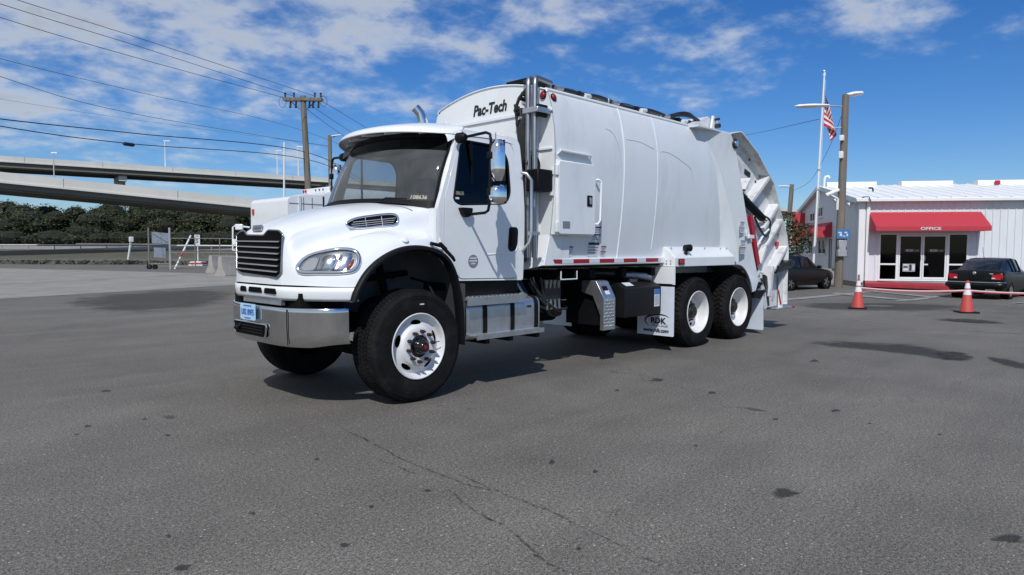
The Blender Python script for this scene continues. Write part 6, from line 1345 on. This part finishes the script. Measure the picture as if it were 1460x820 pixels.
# ================================================================== CARS
M['carpaint'] = mat('black_car_paint', (.005, .005, .006), .32, spec=.3)
M['carglass'] = mat('car_glass', (.008, .009, .010), .08, spec=.6)
M['rimsil'] = mat('alloy', (.45, .45, .46), .35, .8)
def car(name, label, loc, ang_, Lf, Lr, WB, wd, st, gh_, roof, kind):
    # local x forward, origin on the ground under the rear axle
    t = thing(name, label, 'car', loc, ang_); hw = wd/2
    cage = []
    for x, k, zb, deck in st:
        cage.append([Vector((x, s*w_*k*hw, z)) for s, w_, z in ((-1, .80, zb), (-1, .96, zb+.12), (-1, 1.0, (zb+deck)/2+.02), (-1, .985, deck-.10), (-1, .90, deck-.015), (-1, .5, deck+.02), (1, 0, deck+.03), (1, .5, deck+.02), (1, .90, deck-.015), (1, .985, deck-.10), (1, 1.0, (zb+deck)/2+.02), (1, .96, zb+.12), (1, .80, zb))])
    S = surf(cage, 4); mbd = MB().grid(S)
    n = len(S[0])
    for r_ in (S[0], S[-1]): i = len(mbd.v); mbd.v += r_; mbd.f.append(tuple(range(i, i+n)))
    bd = mk('body', mbd, M['carpaint'], t, smooth=50)
    cage = [[Vector((x, s*w_*hw, z)) for s, w_, z in ((-1, wb_, zb), (-1, (wb_+wt_)/2+.01, (zb+zt)/2), (-1, wt_, zt-.03), (-1, wt_*.6, zt), (1, 0, zt+.01), (1, wt_*.6, zt), (1, wt_, zt-.03), (1, (wb_+wt_)/2+.01, (zb+zt)/2), (1, wb_, zb))] for x, wb_, wt_, zb, zt in gh_]
    S2 = surf(cage, 4); mk('glasshouse', MB().grid(S2), M['carglass'], t, smooth=50)
    # roof skin and pillars ride 6 mm proud of the glass
    nr_ = len(S2); a0, a1 = roof
    rows = [[p+Vector((0, 0, .008)) for p in S2[i][7:-7]] for i in range(int(nr_*a0), int(nr_*a1))]
    mk('roof', MB().grid(rows), M['carpaint'], t, smooth=50)
    for sd in (0, 1):
        for i in (int(nr_*a0), int(nr_*.5), int(nr_*a1)-1):
            idx = range(0, 9) if not sd else range(len(S2[0])-9, len(S2[0]))
            off = Vector((0, -.004 if not sd else .004, 0)); lean = (.5-i/nr_)
            mk('pillar', MB().tube([S2[i][j]+off for j in idx], .03, 6), M['carpaint'], t, smooth=60)
    for x in (0, WB):
        for s in (-1, 1):
            yo = s*(hw+.005)
            w = mk('wheel', MB().lathe([(.0005, yo-s*.03), (.05, yo-s*.025), (.06, yo-s*.04), (.19, yo-s*.035), (.205, yo-s*.015), (.212, yo-s*.01), (.215, yo-s*.03)], (0, 0, 0), 'y', 28), M['rimsil'] if kind != 'hatch' else M['black'], t, smooth=40); w.location = (x, 0, .315)
            mk('tyre', MB().lathe([(.21, yo-s*.03), (.215, yo-s*.008), (.26, yo), (.30, yo-s*.01), (.315, yo-s*.035), (.315, yo-s*.19), (.29, yo-s*.21)], (0, 0, 0), 'y', 32), M['rubber'], w, smooth=40)
            for q in range(5): mk('spoke', MB().box(Vector((.115*math.cos(q*2*PI/5), yo-s*.022, .115*math.sin(q*2*PI/5))), (.17, .02, .045), Matrix.Rotation(-q*2*PI/5, 3, 'Y')), M['rimsil'] if kind != 'hatch' else M['steelp'], w)
            mk('wheel_arch', MB().lathe([(.20, yo-s*.25), (.36, yo-s*.25), (.365, yo-s*.012), (.33, yo-s*.012)], (0, 0, 0), 'y', 32), M['grill'], w)
    for s in (-1, 1): mk('wing_mirror', MB().box((WB-.75, s*(hw+.08), .98), (.12, .18, .12)), M['carpaint'], t, bevel=.03)
    return t, bd
hd_ = RH*math.sin(R(49))+FH*math.cos(R(49)); ra = (Gp(1365, 424, -.25)+Gp(1435, 426, -.25))/2; ra.z = -.25
car2, b2_ = car('parked_car', 'black four-door saloon parked facing the office right of the doors', ra, math.atan2(hd_.y, hd_.x), 0, 0, 2.51, 1.735,
    [(-.92, .86, .36, .80), (-.90, .93, .30, .93), (-.78, .985, .24, .99), (-.3, 1.0, .20, 1.0), (.3, 1.0, .19, .97), (1.2, 1.0, .18, .95), (2.0, 1.0, .18, .94), (2.6, .99, .20, .90), (3.1, .95, .24, .82), (3.38, .84, .30, .70), (3.42, .72, .38, .60)],
    [(-.58, .80, .60, .97, 1.0), (-.22, .86, .64, .97, 1.17), (.15, .89, .66, .97, 1.32), (.55, .91, .68, .96, 1.395), (1.1, .91, .69, .95, 1.42), (1.5, .91, .68, .94, 1.37), (1.95, .90, .66, .93, 1.17), (2.4, .86, .62, .92, .95)], (.38, .72), 'sedan')
for s in (-1, 1):
    l_ = mk('tail_lamp', MB().plate([rpoly([(.50*s, .70), (.80*s, .70), (.83*s, .80), (.80*s, .90), (.52*s, .86)], .03, 3)], lambda u, v, d: Vector((-.965+max(0, abs(u)-.55)*.22+d, u, v)), .08), M['redlens'], car2, bevel=.01); mk('lens', MB().bb((-.975, min(.52*s, .61*s), .725), (-.955, max(.52*s, .61*s), .765)), M['paper'], l_)
mk('rear_bumper', MB().tube(crom([Vector((-.65, -.86, .50)), Vector((-.90, -.78, .50)), Vector((-.97, -.4, .50)), Vector((-.985, 0, .50)), Vector((-.97, .4, .50)), Vector((-.90, .78, .50)), Vector((-.65, .86, .50))], 4), .10, 8), M['carpaint'], car2, smooth=60)
mk('bumper_strip', MB().tube(crom([Vector((-.70, -.87, .60)), Vector((-.95, -.78, .60)), Vector((-1.03, -.4, .60)), Vector((-1.045, 0, .60)), Vector((-1.03, .4, .60)), Vector((-.95, .78, .60)), Vector((-.70, .87, .60))], 4), .014, 6), M['chrome'], car2, smooth=60)
mk('number_plate', MB().bb((-.955, -.17, .72), (-.945, .17, .84)), M['black'], car2); mk('emblem', MB().lathe([(.001, -.965), (.045, -.962), (.055, -.955), (.055, -.94)], (0, 0, .915), 'x', 18), M['chrome'], car2, smooth=40)
mk('model_badge', MB().bb((-.955, -.55, .885), (-.945, -.45, .905)), M['paper'], car2); mk('antenna', MB().tube([(.15, 0, 1.38), (-.05, 0, 1.62), (-.12, .0, 1.82)], .006, 5), M['ink'], car2)
p0, p1 = Gp(1128, 415, -.25), Gp(1181, 412, -.25); hd_ = (p1-p0).normalized(); nl = Vector((-hd_.y, hd_.x, 0)); loc = p0+nl*.87
loc.z = -.25
car1, b1_ = car('parked_car', 'low black hatchback parked beside the office gable', loc, math.atan2(hd_.y, hd_.x), 0, 0, 2.65, 1.74,
    [(-.80, .88, .32, .82), (-.76, .95, .26, .95), (-.5, 1.0, .22, 1.0), (.2, 1.0, .19, .97), (1.2, 1.0, .18, .95), (2.0, 1.0, .18, .94), (2.6, .99, .20, .88), (3.1, .95, .24, .79), (3.38, .84, .30, .68), (3.42, .72, .38, .58)],
    [(-.68, .84, .66, .97, 1.02), (-.5, .88, .69, .97, 1.22), (-.15, .90, .70, .97, 1.36), (.5, .91, .71, .96, 1.43), (1.1, .91, .71, .95, 1.44), (1.6, .91, .70, .94, 1.38), (2.0, .90, .68, .93, 1.18), (2.4, .86, .64, .92, .94)], (.20, .72), 'hatch')
for s in (-.5, .5): mk('roof_bar', MB().tube([(-.1, s, 1.46), (.1, s, 1.50), (1.0, s, 1.51), (1.2, s, 1.46)], .02, 6), M['black'], car1)
mk('roof_box', MB().bb((.0, -.45, 1.47), (.9, .45, 1.56)), M['black'], car1, bevel=.04)
# ================================================================== CONES AND TAPE
M['cone'] = mat('cone_orange_red', (.52, .07, .06), .55, var=.1, vscale=8); M['conew'] = mat('cone_collar', (.74, .75, .77), .4)
def cone(px, py, label, hh=.72, handle=False):
    p = Gp(px, py); t = thing('traffic_cone', label, 'traffic cone', p, random.uniform(0, 1), 'traffic cones holding the tape')
    mk('cone_body', MB().lathe([(.150, .03), (.140, .06), (.030, hh), (.026, hh+.01), (.001, hh+.01)], (0, 0, 0), 'z', 24), M['cone'], t, smooth=40)
    def col(z0, z1): f = lambda z: .140-(z-.06)*(.11/(hh-.06))+.003; return MB().lathe([(f(z0)-.003, z0), (f(z0), z0), (f(z1), z1), (f(z1)-.003, z1)], (0, 0, 0), 'z', 24)
    mk('collar', col(.42, .54), M['conew'], t, smooth=40); mk('collar', col(.57, .69), M['conew'], t, smooth=40)
    mk('base', MB().bb((-.20, -.20, 0), (.20, .20, .035)), M['black'], t, bevel=.01)
    mk('top_loop', MB().tube([(0, 0, hh), (0, 0, hh+.12)], .022, 8), M['black'] if handle else M['wood'], t)
    return p
pc1 = cone(1223, 440, 'red traffic cone with white collars left of the office doors'); pc2 = cone(1378, 446, 'red traffic cone with white collars in front of the black saloon', .74, True)
M['tapem'] = mat('barrier_tape_white', (.70, .62, .62), .5); M['taper'] = mat('barrier_tape_red', (.50, .05, .07), .5)
def tape(a, b_, label, sag=.06, z=.52):
    rows = []; n = 24; o = None
    P = []
    for i in range(n+1):
        s = i/n; p = a.lerp(b_, s); p = Vector((p.x, p.y, 0)); p.z = a.z+(b_.z-a.z)*s+z-sag*4*s*(1-s); P.append(p)
    t = tag(mk('barrier_tape', MB().grid([[p+Vector((0, 0, .022)), p+Vector((0, 0, -.003))] for p in P]), M['tapem'], solid=.003), label, 'tape', 'tape between the cones')
    mk('red_edge', MB().grid([[p+Vector((0, 0, -.003)), p+Vector((0, 0, -.028))] for p in P]), M['taper'], t, solid=.003)
tape(pc1, pc2, 'red and white tape strung between the two cones', .05)
e = Gp(1490, 448); tape(pc2, Gp(1520, 452), 'red and white tape running right from the second cone', .03)

# ================================================================== SECOND GARBAGE TRUCK BEHIND (rear towards -x)
T2 = thing('garbage_truck', 'second white garbage truck parked behind, only its hopper and roof lamps showing', 'garbage truck', (7.1, 12.9, 0))
def t2(name, mb, mt=None, par=T2, **k): return mk(name, mb, mt or M['body'], par, **k)
bs = [(0, 1.1), (-.06, 1.6), (-.09, 2.3), (-.03, 2.9), (.08, 3.15), (.35, 3.27), (1.15, 3.33), (1.95, 3.27), (2.22, 3.15), (2.33, 2.9), (2.39, 2.3), (2.36, 1.6), (2.3, 1.1)]
b2c = crom([Vector((0, y, z)) for y, z in bs], 4)
bod = t2('packer_body', MB().grid([[Vector((x, p.y, p.z)) for p in b2c] for x in (.1, 1, 2, 3.2, 4.5)]).plate([[(p.y, p.z) for p in b2c]], lambda u, v, d: Vector((.1+d, u, v)), .02), smooth=50)
lb = t2('light_bar', MB().bb((-.02, .12, 3.17), (.10, 2.18, 3.32)), M['white'], bevel=.02)
for y in (.18, .32, 2.0, 2.14): t2('clearance_lamp', MB().tube([(-.02, y, 3.245), (-.04, y, 3.245)], .05, 12), M['redlens'], lb)
for y in (.95, 1.17, 1.39): t2('marker_lamp', MB().tube([(-.02, y, 3.245), (-.035, y, 3.245)], .03, 10), M['ink'], lb)
t2('beacon', MB().lathe([(.12, 3.32), (.10, 3.42), (.04, 3.45), (.001, 3.45)], (.3, 1.5, 0), 'z', 12), M['black'])
hp = [(.05, 3.20), (-.30, 3.12), (-.62, 2.99), (-1.15, 2.97), (-1.60, 2.90), (-1.70, 2.82), (-1.72, 1.0), (-1.5, .6), (-.4, .6), (.1, 1.1)]
hop = t2('hopper', MB().plate([rpoly(hp, .08, 3)], lambda u, v, d: Vector((u, d, v)), 2.3), M['white'], bevel=.03)
for s in (-.03, 2.27): t2('hopper_rib', MB().plate([[(-.34, 3.08), (-.26, 3.08), (-.36, 1.0), (-.46, 1.0)]], lambda u, v, d: Vector((u, s+d, v)), .06), M['tail'], hop); t2('hopper_rib', MB().plate([[(-1.36, 2.92), (-1.29, 2.92), (-1.33, .8), (-1.40, .8)]], lambda u, v, d: Vector((u, s+d, v)), .06), M['tail'], hop)
t2('hopper_lamp', MB().bb((-1.74, 2.06, 2.45), (-1.68, 2.16, 2.61)), M['redlens'], hop); t2('hopper_seam', MB().bb((-.60, -.012, 1.2), (-.55, .0, 2.95)), M['ink'], hop)
for x_ in (-1.22, -.95, -.18): t2('hopper_seam', MB().bb((x_, -.010, 1.0), (x_+.02, .0, 2.9)), M['inkgrey'], hop)
t2('hopper_seam', MB().bb((-1.66, -.010, 2.70), (-.62, .0, 2.72)), M['inkgrey'], hop)
t2('cab', MB().plate([rpoly([(4.8, .9), (6.3, .9), (7.3, 1.0), (7.3, 1.6), (6.2, 1.8), (5.9, 2.6), (4.9, 2.7)], .12, 3)], lambda u, v, d: Vector((u, .1+d, v)), 2.1), M['white'], bevel=.05)
t2('chassis', MB().bb((-.2, .7, .7), (7.0, 1.6, 1.0)), M['blackmat'])
for x in (1.2, 2.5, 6.4):
    for y, s in ((0, 1), (2.3, -1)):
        w = t2('wheel', MB().lathe([(.0005, s*.1), (.2, s*.1), (.29, s*.02), (.30, s*.03)], (0, 0, 0), 'y', 24), M['rim'], smooth=40); w.location = (x, y, .52)
        t2('tyre', MB().lathe([(.29, s*.03), (.31, s*.01), (.42, 0), (.5, s*.02), (.52, s*.05), (.52, s*.28), (.45, s*.3)], (0, 0, 0), 'y', 32), M['rubber'], w, smooth=40)
# truck mirror showing past the grille belongs to a third vehicle nose-on behind
p = Dp(347, 393, 27); T3 = thing('parked_truck', 'white truck hidden behind the grille with only its tall mirror showing', 'truck', Vector((p.x, p.y, 0)), YAW-PI/2)
mk('cab', MB().plate([rpoly([(.25, .5), (2.1, .5), (2.1, 1.5), (1.95, 2.15), (.4, 2.15), (.25, 1.5)], .1, 3)], lambda u, v, d: Vector((u, d, v)), 1.8), M['white'], T3, bevel=.04)
mk('windscreen', MB().bb((.45, -.01, 1.45), (1.9, .0, 2.05)), M['carglass'], T3)
mk('mirror_bracket', MB().tube([(.25, .1, 2.25), (-.30, .05, 2.32), (-.40, .05, 2.25), (-.42, .05, 1.35), (.25, .1, 1.3)], .035, 7), M['white'], T3); mk('mirror_head', MB().bb((-.30, .0, 2.15), (.0, .12, 2.38)), M['white'], T3, bevel=.03); mk('mirror_head', MB().bb((-.42, .0, 1.55), (-.20, .1, 1.78)), M['white'], T3, bevel=.03)
for s in (.25, 1.75): w = mk('wheel', MB().lathe([(.001, -.02), (.2, -.02), (.3, 0), (.38, .02), (.4, .06), (.4, .25)], (0, 0, 0), 'x', 24), M['rubber'], T3, smooth=40); w.location = (s, .9, .4)
mk('chassis', MB().bb((.4, .2, .3), (1.95, 1.7, .52)), M['blackmat'], T3)
